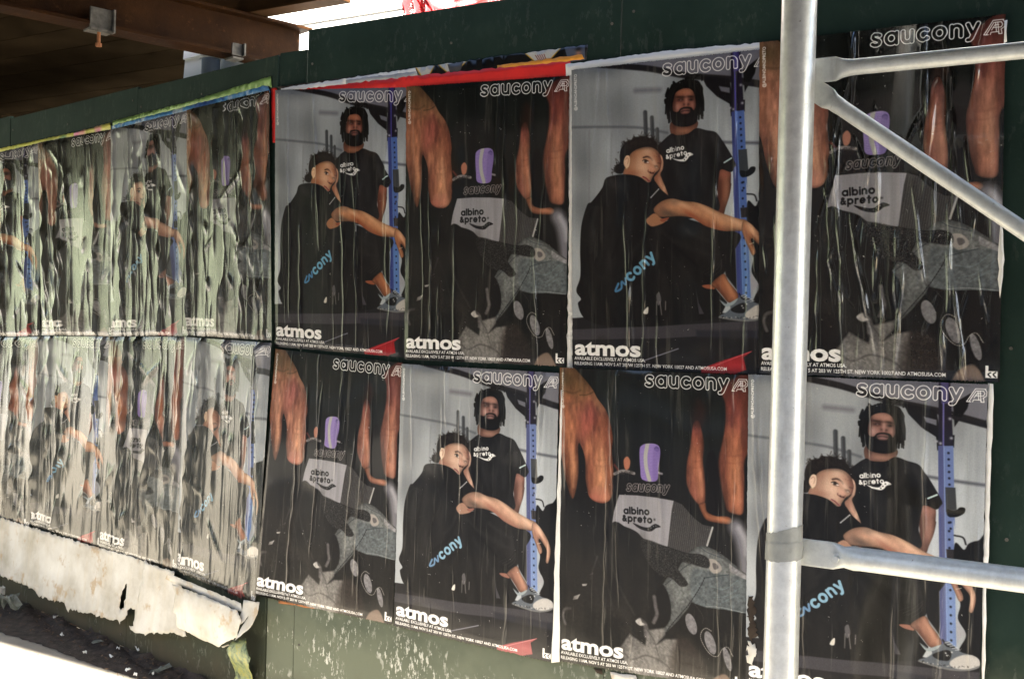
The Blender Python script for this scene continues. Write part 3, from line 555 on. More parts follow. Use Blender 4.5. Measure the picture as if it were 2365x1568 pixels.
def art_shoe():
    cv = Canvas(640, 960, 23); W, H = cv.w, cv.h
    v = np.linspace(0, 1, H)[:, None]; u = np.linspace(0, 1, W)[None, :]
    base = np.zeros((H, W, 3)); t = np.clip((v-.0)/.45, 0, 1)[..., None]
    base[:] = np.array((.085,.10,.095))*(1-t)+np.array((.09,.083,.075))*t
    cv.c[:] = base*smooth_noise_lines(cv, .35, 16, 3)[..., None]*smooth_noise_lines(cv, .25, 60, 8)[..., None]
    # left hand, two fingers pointing down
    sk = (.60,.33,.19)
    hm = cv.poly(b1(20,30, 200,60, 330,180, 420,290, 470,380, 560,500, 610,640, 632,780, 625,900, 640,1080, 650,1220, 630,1360, 570,1430, 470,1425, 390,1360, 355,1200, 350,1000, 300,850, 275,880, 285,1080, 275,1230, 235,1390, 195,1340, 140,1140, 95,930, 20,800), sk, 1.8, rim=(26,.62), mot=.16)
    D = lambda x, y, rx, ry, c, al, an=0: cv.blob(b1(x, y), rx, ry, c, al, an, clip=hm)
    D(150,200, 60, 60, (.33,.25,.13), .95); D(330,300, 40, 40, (.36,.27,.15), .9); D(400,400, 40, 30, (.50,.36,.20), .7); D(400,560, 36, 70, (.50,.20,.16), .8, .1); D(200,470, 40, 60, (.58,.33,.19), .6)
    D(480,420, 16, 40, (.62,.42,.26), .6, -.5); D(330,720, 24, 60, (.55,.25,.19), .8); D(590,760, 16, 90, (.52,.24,.14), .8); D(170,760, 40, 60, (.70,.42,.24), .6); D(230,1050, 12, 70, (.78,.50,.30), .8); D(120,1000, 14, 90, (.45,.23,.13), .8)
    D(510,1150, 22, 90, (.80,.53,.34), .8); D(400,1100, 14, 90, (.52,.27,.16), .8); D(620,1150, 14, 90, (.55,.30,.18), .7); D(460,1380, 30, 14, (.66,.30,.20), .8); D(560,1360, 18, 24, (.80,.52,.36), .7); D(380,880, 20, 40, (.72,.43,.25), .6)
    D(270,880, 8, 40, (.36,.18,.11), .8); D(310,840, 10, 14, (.40,.20,.13), .8)
    cv.line(b1(290,350, 370,345, 440,310), 3, (.25,.19,.10), 2, .8, clip=hm); cv.line(b1(380,1390, 470,1420, 560,1430), 5, (.45,.20,.14), 2.5, .7, clip=hm)
    cv.poly(b1(280,860, 300,850, 345,980, 355,1200, 380,1360, 300,1400, 240,1400, 285,1230, 288,1060), (.07,.062,.055), 2.5, .9)
    nz = (1+.30*(vnoise(H, W, 30, 70, cv.rng, 4)-.5)*2)[..., None]; cv.c = np.where(hm[..., None] > .4, cv.c*nz, cv.c)
    for q, wd, c, al in (((410,420, 450,560, 440,700), 10, (.34,.15,.11), .45), ((300,420, 290,600, 320,800), 8, (.40,.20,.12), .4), ((470,1000, 500,1010, 560,1000), 3, (.36,.17,.10), .25), ((460,1060, 520,1070, 600,1055), 3, (.38,.18,.11), .25), ((160,1000, 210,1010, 265,1000), 3, (.36,.17,.10), .25), ((560,560, 600,700, 612,860), 7, (.34,.17,.10), .5), ((520,900, 540,1100, 560,1300), 8, (.82,.58,.40), .45), ((200,900, 235,1080, 230,1280), 6, (.76,.52,.34), .4), ((100,300, 220,330, 300,300), 5, (.22,.17,.09), .5), ((60,420, 180,440, 300,410), 4, (.40,.26,.15), .5)):
        cv.line(b1(*q), wd, c, 4, al, clip=hm)
    cv.poly(b1(420,1290, 480,1270, 560,1285, 590,1350, 560,1410, 460,1415, 420,1370), (.70,.42,.31), 5, .5, clip=hm)
    # right hand
    r1 = cv.poly(b1(1440,640, 1490,600, 1530,720, 1545,860, 1535,1000, 1555,1180, 1565,1330, 1550,1430, 1500,1440, 1420,1340, 1375,1210, 1380,1020, 1410,860), (.60,.31,.19), 3, rim=(18,.60), mot=.16)
    E = lambda m, x, y, rx, ry, c, al, an=0: cv.blob(b1(x, y), rx, ry, c, al, an, clip=m)
    E(r1,1470,720, 20, 40, (.45,.18,.14), .8); E(r1,1510,1250, 16, 60, (.74,.46,.30), .8); E(r1,1400,1100, 12, 80, (.44,.22,.13), .8); E(r1,1470,980, 18, 70, (.70,.40,.24), .6); E(r1,1550,1000, 6, 140, (.36,.17,.10), .8); E(r1,1450,1330, 16, 40, (.66,.34,.24), .7)
    cv.poly(b1(1480,380, 1560,480, 1530,650, 1430,640), (.20,.10,.07), 14, .6)
    r2 = cv.poly(b1(1720,280, 1900,130, 2010,130, 2010,800, 1945,1000, 1945,1200, 1940,1380, 1930,1520, 1860,1530, 1770,1480, 1725,1300, 1690,1100, 1700,940, 1720,860, 1760,640, 1760,420), (.50,.24,.15), 4, rim=(22,.60), mot=.16)
    E(r2,1880,260, 60, 60, (.26,.10,.07), .95); E(r2,1840,520, 40, 80, (.45,.17,.13), .85); E(r2,1860,1100, 30, 120, (.72,.44,.25), .8); E(r2,1740,1000, 14, 120, (.40,.19,.11), .8); E(r2,1900,1440, 20, 40, (.72,.42,.26), .8); E(r2,1850,820, 30, 60, (.66,.36,.21), .6); E(r2,1940,1000, 8, 200, (.42,.20,.12), .8); E(r2,1990,600, 14, 160, (.30,.13,.08), .9)
    rr = np.maximum(r1, r2); cv.c = np.where(rr[..., None] > .4, cv.c*(1+.28*(vnoise(H, W, 28, 70, cv.rng, 4)-.5)*2)[..., None], cv.c)
    for q, wd, c, al in (((1400,1000, 1470,1010, 1540,1000), 3, (.34,.15,.10), .25), ((1390,1060, 1470,1075, 1545,1060), 3, (.34,.15,.10), .25), ((1730,940, 1830,950, 1930,935), 3.5, (.34,.15,.10), .25), ((1740,1010, 1830,1025, 1930,1005), 3, (.34,.15,.10), .25), ((1500,1080, 1525,1200, 1530,1350), 7, (.78,.50,.36), .45), ((1880,980, 1890,1180, 1900,1400), 9, (.78,.50,.34), .4), ((1800,300, 1830,480, 1820,640), 12, (.34,.12,.09), .5)):
        cv.line(b1(*q), wd, c, 4, al, clip=rr)
    cv.poly(b1(1570,1000, 1640,900, 1690,1060, 1720,1300, 1760,1480, 1640,1560, 1575,1450), (.075,.06,.055), 5, .95)
    th = cv.poly(np.vstack([b1(1500,1440, 1560,1420), b2(1440,20, 1520,60, 1620,62, 1665,95, 1640,132, 1540,125, 1440,100, 1395,40)]), (.62,.34,.19), 2.2, rim=(9,.5), mot=.12)
    cv.blob(b2(1580,90), 34, 8, (.76,.46,.27), .7, .2, clip=th)
    E2 = cv.poly(b1(745,1000, 780,965, 810,1010, 800,1080, 770,1100, 750,1070), (.66,.38,.25), 2.2)
    cv.line(b1(650,1050, 690,1100), 6, (.45,.15,.10), 3, .8)
    # heel collar, mesh, tab
    cv.poly(b1(650,1150, 760,1100, 860,1140, 1120,1130, 1250,1390, 700,1360, 640,1260), (.085,.078,.075), 2, .9)
    cv.line(b1(655,1140, 740,1110, 850,1135), 9, (.58,.55,.54), 1.4, .9); cv.line(b1(1085,1120, 1130,1135), 7, (.55,.52,.54), 1.4, .9)
    for i in range(60): cv.blob(b1(655+cv.rng.random()*190, 1112+cv.rng.random()*30), 1.6, 1.6, (.22,.2,.2), .8)
    tm = cv.poly(b1(905,900, 930,850, 985,833, 1060,835, 1105,870, 1112,960, 1095,1080, 1075,1205, 935,1195, 912,1080), (.55,.45,.72), 1.3)
    cv.poly(b1(1050,880, 1075,860, 1100,880, 1095,920, 1060,900), (.27,.20,.45), 1.6, clip=tm); cv.poly(b1(1045,900, 1112,930, 1085,1200, 1040,1200), (.46,.36,.63), 3, .7, clip=tm)
    for i in range(24):
        y = 850+i*15; cv.line(b1(900,y, 1110,y+4), 1.3, (.36,.27,.55), .7, .8, clip=tm)
    cv.line(b1(985,835, 965,960, 975,1090, 1005,1200), 13, (.66,.66,.62), 1.2, .95, clip=tm)
    word(cv, 'saucony', b1(778,1305), b1(1190,1315), 19, 6.6, (.62,.58,.58), gap=.62, outline=1.8, slant=.22, fit=True)
    # pale patch with print
    pm = cv.poly(np.vstack([b1(700,1350, 880,1355, 1080,1375, 1248,1405), b2(1118,20, 1085,330, 1080,345, 870,290, 800,225, 700,170, 572,148, 590,40), b1(660,1480)]), (.56,.55,.57), 1.2, smooth=False)
    nz = smooth_noise_lines(cv, .16, 50, 4)[..., None]
    cv.c = np.where(pm[..., None] > .5, cv.c*nz, cv.c)
    word(cv, 'albino', b1(752,1535), b1(998,1545), 13, 5.0, (.06,.055,.06), gap=.55, fit=True)
    word(cv, '&preto', b2(672,112), b2(935,130), 13, 5.0, (.06,.055,.06), gap=.60, fit=True)
    cv.blob(b2(962,100), 3.5, 3.5, (.1,.1,.1), .8)
    cv.poly(b2(765,132, 850,165, 910,172, 945,150, 975,140, 1018,165, 975,178, 935,205, 890,205, 820,180), (.07,.06,.065), 1)
    for x, y in ((905,188), (930,176), (952,162), (975,158)): cv.blob(b2(x,y), 2, 2, (.5,.5,.5))
    # knit panel
    km = cv.poly(np.vstack([b1(1250,1405, 1330,1440, 1400,1520), b2(1330,90, 1400,140, 1488,160, 1440,325, 1300,370, 1260,410, 1085,345, 1118,20)]), (.235,.225,.22), 1.3, smooth=False)
    for i in range(46):
        x = 1085+i*9; cv.line(b2(x+60,-40, x+30,150, x-10,420), 1.2, (.33,.32,.31) if i % 2 else (.15,.14,.14), .8, .8, clip=km)
    cv.c = np.where(km[..., None] > .5, cv.c*(1+.5*(cv.rng.random((H, W, 1))-.5)), cv.c)
    cv.line(b2(1490,165, 1440,330), 6, (.66,.65,.64), 1)
    # white lace loop in the dark
    cv.line(b2(1700,160, 1750,260, 1785,420, 1800,560), 46, (.46,.45,.48), 11, .95); cv.line(b2(1725,170, 1775,270, 1800,400), 18, (.66,.65,.67), 7, .8)
    # denim-blue suede quarter
    blue = np.vstack([b2(1275,395, 1340,345, 1420,330, 1520,370, 1620,440, 1795,590, 1795,940, 1600,905, 1430,890, 1300,845, 1270,900, 1180,1010, 1060,1130, 980,1220, 930,1250, 880,1100, 960,1105, 1050,1080, 1105,1000, 1112,880, 1080,760, 1035,690, 1080,620, 1170,560, 1200,500)])
    qm = cv.poly(blue, (.42,.43,.425), 1.3, smooth=False, rim=(14,.4))
    q2 = cv.poly(b2(1300,560, 1440,560, 1600,590, 1795,640, 1795,940, 1430,890, 1310,840), (.335,.36,.37), 5, .9, clip=qm)
    cv.poly(b2(1640,490, 1795,600, 1795,640, 1645,560), (.55,.54,.55), 2, .9, smooth=False)
    nz = (1+.30*(vnoise(H, W, 140, 95, cv.rng, 3)-.5)*2)[..., None]
    cv.c = np.where(qm[..., None] > .5, cv.c*nz, cv.c)
    for q in ((1480,700, 1600,720, 1720,640), (1500,800, 1620,780, 1750,700), (1560,850, 1660,800, 1740,760)): cv.line(b2(*q), 2, (.47,.55,.57), 1.5, .5, clip=qm)
    cv.poly(b2(1455,455, 1520,460, 1570,520, 1560,565, 1500,580, 1455,530), (.60,.57,.54), 1.5); cv.poly(b2(1490,490, 1530,495, 1545,530, 1505,545), (.36,.34,.34), 1.6)
    def stitch(q, col, n=40, wd=2.2):
        p = cv.curve(cv.px(b2(*q)), False, 30); L = np.r_[0, np.cumsum(np.hypot(*np.diff(p, axis=0).T))]
        for i in range(n):
            a, b = L[-1]*i/n, L[-1]*(i+.55)/n
            pt = [np.array([np.interp(s, L, p[:, 0]), np.interp(s, L, p[:, 1])])/(W, H) for s in (a, b)]
            cv.line(np.array(pt), wd, col, .6, .95, smooth=False)
    stitch((1420,620, 1370,720, 1270,870, 1150,1010, 1060,1130, 980,1280), (.09,.09,.10), 34, 2.6)
    stitch((1430,880, 1560,885, 1790,935), (.55,.58,.58), 26); stitch((1430,620, 1560,600, 1640,590), (.16,.19,.21), 16)
    stitch((1060,690, 1120,640, 1220,540, 1300,490), (.15,.16,.18), 16); stitch((1370,340, 1440,390, 1520,420, 1600,450), (.2,.22,.24), 14)
    # black furry overlay straps
    bl = (.085,.08,.075)
    m1 = cv.poly(b2(560,150, 700,170, 800,215, 870,280, 1000,340, 1120,360, 1260,400, 1380,410, 1450,450, 1462,515, 1420,530, 1290,490, 1200,480, 1170,540, 1250,650, 1262,690, 1200,700, 1120,630, 1060,610, 1000,700, 900,900, 600,900, 400,600), bl, 1.8)
    spk = cv.rng.random((H, W))
    near = cv.poly(b2(850,280, 1120,365, 1260,405, 1380,415, 1450,450, 1462,515, 1420,530, 1200,480, 1170,540, 1250,650, 1262,690, 1200,700, 1120,630, 1000,600, 880,450), bl, 3)
    cv.c = np.where((near > .5)[..., None] & (spk > .72)[..., None], np.array((.30,.29,.28))*(.5+spk[..., None]*.6), cv.c)
    for q, wd, c in (((480,430, 430,640, 470,860), 60, .15), ((640,420, 700,640, 680,900), 50, .135), ((240,560, 300,760, 250,980), 70, .13), ((820,500, 900,640, 880,820), 40, .14), ((560,900, 700,960, 760,1120), 60, .15), ((140,300, 200,420, 150,560), 50, .12)):
        cv.line(b2(*q), wd, (c*1.06, c*.98, c*.88), 24, .55)
    cv.line(b2(600,170, 560,420, 640,700, 780,960), 5, (.21,.20,.185), 4, .6); cv.line(b2(420,420, 520,640, 600,980), 4, (.19,.18,.165), 4, .5)
    # dark underside, paler midsole, lights
    cv.poly(b2(1035,690, 1085,770, 1112,890, 1100,1010, 1040,1085, 950,1105, 930,900, 980,760), (.075,.068,.066), 2.5)
    cv.poly(b2(740,1135, 880,1240, 900,1100, 1050,1080, 1060,1140, 980,1230, 1060,1180, 1170,1180, 1160,1320, 1120,1560, 760,1560, 650,1260), (.45,.435,.42), 5, .95, smooth=False, mot=.25)
    cv.poly(b2(1160,1180, 1320,1210, 1420,1420, 1400,1600, 1100,1600), (.20,.165,.145), 16, .7)
    cv.line(b2(830,1010, 880,1060, 890,1150), 16, (.42,.40,.40), 3, .8); cv.poly(b2(790,1020, 830,995, 850,1030, 880,1050, 830,1060), (.70,.68,.66), 1.6)
    cv.line(b2(960,800, 975,900, 985,960, 955,1030), 12, (.40,.38,.38), 3, .8)
    for x, y, rx, ry, an in ((1297,1040, 17, 33, -.35), (1470,1205, 16, 36, -.35), (1625,1350, 11, 36, -.3)):
        p = b2(x, y)[0]; t = np.linspace(0, 2*math.pi, 16, endpoint=False)
        e = np.c_[rx*np.cos(t)*math.cos(an)-ry*np.sin(t)*math.sin(an), rx*np.cos(t)*math.sin(an)+ry*np.sin(t)*math.cos(an)]/(W, H)+p
        cv.poly(e, (.46,.45,.46), 1.4, tex=.1)
    stitch((1480,1100, 1430,1075, 1390,1110, 1385,1170, 1430,1260, 1490,1320, 1545,1320, 1580,1260, 1630,1245, 1680,1330), (.62,.60,.58), 34, 2.4)
    stitch((1320,850, 1400,960, 1400,1040), (.2,.18,.17), 10)
    for q, c in (((300,690, 350,685, 340,705, 305,708), .66), ((225,800, 285,780, 260,825, 215,835), .66), ((380,600, 400,580, 405,600, 365,608), .5)): cv.poly(b2(*q), (c, c*.97, c*.95), 1, smooth=False)
    cv.line(b2(190,910, 140,920, 125,980, 145,1050), 9, (.40,.38,.38), 3, .8); cv.line(b2(440,440, 400,560, 380,640), 5, (.30,.29,.29), 3, .6)
    for i in range(16):
        x, y = 120+cv.rng.random()*800, 300+cv.rng.random()*700; cv.blob(b2(x, y), 18, 50, (.14,.125,.11), .35)
    cv.c = cv.c*(1+.5*(vnoise(H, W, 150, 100, cv.rng, 3)-.5)*np.clip((np.linspace(0, 1, H)[:, None]-.6)*4, 0, 1))[..., None]
    cv.line(b2(640,1260, 760,1360, 900,1330, 1080,1420, 1150,1560), 4, (.17,.16,.15), 3, .6); cv.line(b2(900,1100, 960,1200, 1000,1330), 3, (.20,.19,.18), 2, .6)
    for i in range(70): cv.line(b2(*(np.array([cv.rng.uniform(660, 1160), cv.rng.uniform(1180, 1540)])), *(np.array([cv.rng.uniform(660, 1160), cv.rng.uniform(1180, 1540)])*0+[0, 0]))[:1].repeat(2, 0)+np.array([[0, 0], [.012, .004]]), 1.4, (.26,.25,.24), .8, .5)
    cv.poly(uv(.84, .975, .90, .955, .94, .99, .94, 1.02, .82, 1.02), (.55,.45,.38), 4, .8)
    for _ in range(2):
        p = np.pad(cv.c, ((1, 1), (1, 1), (0, 0)), 'edge'); cv.c = (p[1:-1, 1:-1]*4+p[:-2, 1:-1]+p[2:, 1:-1]+p[1:-1, :-2]+p[1:-1, 2:])/8
    common_type(cv)
    return cv

def to_image(name, cv, grain=.05):
    n = cv.rng.normal(0, 1, (cv.h, cv.w, 1))
    c = np.clip(cv.c*(1+grain*n)+.004*n, 0, 1)
    img = bpy.data.images.new(name, cv.w, cv.h)
    a = np.ones((cv.h, cv.w, 4), np.float32); a[..., :3] = c[::-1]
    img.pixels.foreach_set(a.ravel()); img.update(); img.pack()
    return img
# ================================================================ materials in use
M = {}
M['concrete'] = plain('concrete', (.34, .31, .26), .9, .16, 3.5, bmp=.3, bscale=50)
M['asphalt'] = plain('asphalt', (.14, .135, .125), .9, .3, 5, bmp=.4, bscale=90)
M['kerb'] = plain('kerb_stone', (.33, .32, .31), .85, .15, 6)
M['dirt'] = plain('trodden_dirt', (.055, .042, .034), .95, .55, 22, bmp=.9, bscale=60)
M['leaf_litter'] = plain('leaf_litter', (.13, .085, .05), .9, .5, 40)
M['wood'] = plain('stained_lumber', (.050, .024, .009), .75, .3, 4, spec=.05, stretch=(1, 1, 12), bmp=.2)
M['deck'] = plain('shade_dark_planks', (.010, .007, .004), .9, .4, 4, spec=0.0)  # near-black: shade under the roof put into the plank and joist colour
M['bulkhead'] = plain('stained_plywood', (.030, .019, .012), .8, .35, 5)
def galv_mat(name, base, rough, metal):
    m, nt, p = new_mat(name); v = coords(nt, 'Object'); vs = coords(nt, 'Object', (1, 1, .15))
    c = ramp(nt, noise(nt, v, 38, 5, .7), [(.3, tuple(q*.82 for q in base)), (.55, base), (.75, tuple(min(1, q*1.12) for q in base))])
    c = mixc(nt, mth(nt, 'MULTIPLY', ramp(nt, noise(nt, vs, 22, 4, .7), [(.56, (0, 0, 0)), (.72, (1, 1, 1))]), .45), c, (.42, .40, .35))     # grime runs
    c = mixc(nt, mth(nt, 'MULTIPLY', ramp(nt, noise(nt, v, 70, 4, .8), [(.68, (0, 0, 0)), (.73, (1, 1, 1))]), .8), c, (.20, .11, .06))      # rust specks
    nt.links.new(c, p.inputs['Base Color']); p.inputs['Metallic'].default_value = metal
    nt.links.new(mth(nt, 'ADD', mth(nt, 'MULTIPLY', noise(nt, v, 30, 4), .25), rough-.12), p.inputs['Roughness'])
    bump(nt, p, noise(nt, v, 120, 4), .06, .003); return m
M['galv'] = galv_mat('galvanised_steel', (.80, .80, .77), .34, .55)
M['galv_dull'] = galv_mat('dull_galvanised_steel', (.70, .71, .67), .45, .35)
def beam_mat():
    m, nt, p = new_mat('rust_brown_paint'); v = coords(nt, 'Object'); c = ramp(nt, noise(nt, v, 7, 5, .7), [(.3, (.013, .0045, .001)), (.6, (.024, .009, .002)), (.8, (.040, .016, .004))])
    c = mixc(nt, ramp(nt, noise(nt, v, 34, 5, .8), [(.60, (0, 0, 0)), (.68, (1, 1, 1))]), c, (.060, .025, .008)); nt.links.new(c, p.inputs['Base Color'])
    p.inputs['Roughness'].default_value = .65; p.inputs['Specular IOR Level'].default_value = .06; bump(nt, p, noise(nt, v, 40, 5, .7), .35, .005); return m
M['steel_brown'] = beam_mat()
M['clamp'] = plain('weathered_clamp_steel', (.10, .095, .085), .65, .45, 30, spec=.1)
M['rust'] = plain('rusty_bolt', (.28, .11, .04), .8, .4, 40)
M['tape'] = plain('grey_duct_tape', (.30, .30, .27), .38, .2, 18, bmp=.2)
M['white_paper'] = plain('white_paper', (.80, .79, .76), .7, .05, 10, bmp=.15)
M['red_paper'] = plain('red_paper', (.72, .025, .022), .5, .12, 14, bmp=.15)
M['orange_paper'] = plain('orange_paper', (.75, .30, .03), .5, .12, 14)
M['green_paper'] = plain('green_paper', (.20, .34, .10), .5, .25, 16, bmp=.2)
M['grey_paper'] = plain('grey_paper', (.42, .42, .42), .5, .3, 12)
M['siding'] = plain('pale_siding', (.74, .73, .70), .6, .06, 3)
M['pipe_blue'] = plain('grey_blue_paint', (.16, .20, .26), .5, .2, 8)
M['brick'] = plain('shaded_brick', (.12, .075, .055), .85, .3, 2)
M['sunstone'] = plain('olive_stone', (.23, .27, .18), .85, .12, .6)  # green tint chosen for the sheen mirrored in the crinkled posters
M['stone'] = plain('pale_stone', (.52, .49, .40), .85, .15, 1.2)
M['glass'] = plain('window_glass', (.03, .035, .04), .08, .1, 2, bmp=0)
M['bark'] = plain('bark', (.09, .07, .05), .9, .3, 12)
M['leaf'] = plain('tree_leaf', (.15, .19, .075), .5, .4, 3, bmp=0)
def paper_gradient(name, stops, scale):
    m, nt, p = new_mat(name); v = coords(nt, 'Object', (1, 1, 1))
    nt.links.new(ramp(nt, noise(nt, v, scale, 3, .6, .5), stops), p.inputs['Base Color']); p.inputs['Roughness'].default_value = .45
    bump(nt, p, noise(nt, v, 60, 3), .3, .004); return m
M['blue_print'] = paper_gradient('blue_print', [(.35, (.03, .10, .36)), (.5, (.07, .30, .62)), (.62, (.62, .74, .82)), (.75, (.05, .22, .55))], 9)
M['pink_print'] = paper_gradient('pink_print', [(.3, (.55, .50, .05)), (.45, (.72, .68, .18)), (.55, (.75, .22, .40)), (.7, (.78, .45, .62))], 3)
M['lime_print'] = paper_gradient('lime_print', [(.3, (.10, .22, .08)), (.45, (.45, .48, .06)), (.6, (.62, .60, .14)), (.72, (.14, .30, .10))], 5)
M['moss_paper'] = paper_gradient('weathered_green_paper', [(.30, (.04, .06, .03)), (.42, (.13, .17, .09)), (.52, (.22, .26, .12)), (.60, (.30, .29, .07)), (.72, (.22, .27, .20))], 40)
def torn_mat():
    m, nt, p = new_mat('aged_white_paper'); v = coords(nt, 'Object'); vs = coords(nt, 'Object', (1, 1, .12))
    c = ramp(nt, noise(nt, v, 5, 5, .6), [(.3, (.38, .35, .29)), (.55, (.58, .565, .525)), (.75, (.68, .67, .63))])
    c = mixc(nt, mth(nt, 'MULTIPLY', ramp(nt, noise(nt, vs, 30, 3), [(.5, (0, 0, 0)), (.75, (1, 1, 1))]), .35), c, (.55, .47, .34))
    c = mixc(nt, mth(nt, 'MULTIPLY', ramp(nt, noise(nt, v, 9, 4, .7), [(.57, (0, 0, 0)), (.66, (1, 1, 1))]), .75), c, (.40, .29, .17))
    nt.links.new(c, p.inputs['Base Color']); p.inputs['Roughness'].default_value = .75
    bump(nt, p, noise(nt, v, 45, 4), .25, .006); return m
M['torn'] = torn_mat()
def hoarding_mat(name, lit_dirty_foot, chips):
    m, nt, p = new_mat(name); v = coords(nt, 'Object', rnd=False); vs = coords(nt, 'Object', (1, 1, .4))
    c = ramp(nt, noise(nt, v, 4, 5, .65), [(.3, (.011, .024, .019)), (.6, (.017, .034, .027)), (.8, (.030, .050, .038))])
    tc = nt.nodes.new('ShaderNodeTexCoord'); sx = nt.nodes.new('ShaderNodeSeparateXYZ'); nt.links.new(tc.outputs['Object'], sx.inputs[0])
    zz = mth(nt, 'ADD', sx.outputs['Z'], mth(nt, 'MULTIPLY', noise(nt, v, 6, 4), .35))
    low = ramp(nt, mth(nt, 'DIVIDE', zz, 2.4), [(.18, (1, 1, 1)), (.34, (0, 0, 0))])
    c = mixc(nt, mth(nt, 'MULTIPLY', low, .7), c, lit_dirty_foot)                   # foot of the boards: bounced light painted in at right, dirt brown at left
    c = mixc(nt, mth(nt, 'MULTIPLY', ramp(nt, mth(nt, 'DIVIDE', zz, 2.4), [(.07, (1, 1, 1)), (.14, (0, 0, 0))]), .75), c, (.085, .068, .046))
    fl = mth(nt, 'MULTIPLY', ramp(nt, noise(nt, vs, 60, 4, .75), [(.55, (0, 0, 0)), (.60, (1, 1, 1))]), ramp(nt, noise(nt, v, 6, 3), [(.47, (0, 0, 0)), (.60, (1, 1, 1))]))
    c = mixc(nt, mth(nt, 'MULTIPLY', fl, mth(nt, 'ADD', mth(nt, 'MULTIPLY', low, chips), .025)), c, (.66, .66, .60))     # bits of paper left behind
    nt.links.new(c, p.inputs['Base Color']); p.inputs['Roughness'].default_value = .7; p.inputs['Specular IOR Level'].default_value = .1
    bump(nt, p, mth(nt, 'ADD', noise(nt, vs, 26, 4), mth(nt, 'MULTIPLY', fl, .5)), .25, .006); return m
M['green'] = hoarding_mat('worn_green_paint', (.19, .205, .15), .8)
M['green_dirty'] = hoarding_mat('grimy_green_paint', (.050, .052, .034), .10)

# ================================================================ ground, road
def RP(s, d, z=0.0): return CORNER*np.array([1, 1, 0])+dR*s+nR*d+Z*z      # street frame: along, out from the hoarding, up
def sheet_obj(name, quads, mat, kind='structure'):
    mb = MB()
    for q in quads: mb.add(q, [tuple(range(len(q)))])
    return tag(mb.build(name, mat), kind=kind)
sheet_obj('ground', [[RP(-160, -120, -.15), RP(160, -120, -.15), RP(160, 120, -.15), RP(-160, 120, -.15)][::-1]], M['asphalt'])
slab = MB()
pv = tag(link('pavement', mesh([RP(-60, -14, -.012), RP(60, -14, -.012), RP(60, 4.4, -.012), RP(-60, 4.4, -.012)], [(3, 2, 1, 0)]), M['kerb']), kind='structure')
slab_me = MB().box((0, 0, -.03), dR, nR, Z, .742, .742, .03, .006); slab_me = mesh(slab_me.v, slab_me.f); slab_me.materials.append(M['concrete'])
for i in range(-9, 5):
    for j in range(-1, 3):
        o = bpy.data.objects.new('paving_slab', slab_me); COL.objects.link(o); o.parent = pv
        o.location = RP(i*1.5+.4, j*1.5+.6, random.uniform(-.002, .002))
kb = MB().box(RP(0, 4.5, -.075), dR, nR, Z, 60, .1, .085, .015); tag(kb.build('kerb', M['kerb']), kind='structure')
sheet_obj('far_pavement', [[RP(-60, 13, -.02), RP(60, 13, -.02), RP(60, 18, -.02), RP(-60, 18, -.02)][::-1]], M['concrete'])

# ================================================================ hoarding boards
def board(parent, wall, s0, s1, z0, z1, off=0.0, name='plywood_panel', mat=None, th=.018):
    c = wall.at(((s0+s1)/2, (z0+z1)/2), off-th/2)
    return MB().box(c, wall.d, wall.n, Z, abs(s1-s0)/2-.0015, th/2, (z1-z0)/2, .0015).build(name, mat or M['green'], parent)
hL = empty('plywood_hoarding', CORNER*np.array([1, 1, 0]), 'dark green plywood hoarding under the shed beam, covered by badly wrinkled posters', 'hoarding')
js = [0.0, .98, 2.2, 3.42, 4.64, 5.86]
for i in range(5): board(hL, WL, js[i], js[i+1], -EYE+.01, .962+.012*i, random.uniform(-.002, .002), mat=M['green_dirty'])
for s in (.1, 1.9, 3.4, 5.0):
    MB().box(WL.at((s, -.25), -.018-.045), dL, nL, Z, .02, .044, 1.15, .003).build('stud', M['wood'], hL)
hR = empty('plywood_hoarding', CORNER*np.array([1, 1, 0])+dR*1.5, 'taller green plywood hoarding behind the galvanised scaffold, posters lying flatter on it', 'hoarding')
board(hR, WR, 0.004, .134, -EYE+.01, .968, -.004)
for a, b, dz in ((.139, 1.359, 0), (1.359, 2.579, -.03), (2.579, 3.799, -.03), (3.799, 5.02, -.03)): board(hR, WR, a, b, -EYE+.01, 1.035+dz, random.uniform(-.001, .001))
for s in (.3, 1.8, 3.3):
    MB().box(WR.at((s, -.25), -.018-.045), dR, nR, Z, .02, .044, 1.15, .003).build('stud', M['wood'], hR)

scr = MB().tube([(0, 0, 0), (0, 0, .0015)], .0045, 10); scr_me = mesh(scr.v, scr.f); scr_me.materials.append(M['clamp'])
def screws(parent, wall, ss, zs):
    q = Vector(wall.n).to_track_quat('Z', 'Y').to_euler()
    for s in ss:
        for z in zs:
            o = bpy.data.objects.new('screw', scr_me); COL.objects.link(o); o.parent = parent; o.matrix_parent_inverse = parent.matrix_basis.inverted()
            o.location = wall.at((s+random.uniform(-.01, .01), z+random.uniform(-.02, .02)), .0005); o.rotation_euler = q
screws(hR, WR, (.17, .75, 1.33, 1.39, 1.97, 2.55, 2.61), (.93, -1.15)); screws(hR, WR, (2.45, 2.50), (.5, 0, -.5)); screws(hL, WL, (.06, .5, .94, 1.02, 1.6, 2.16), (.90, -1.33))
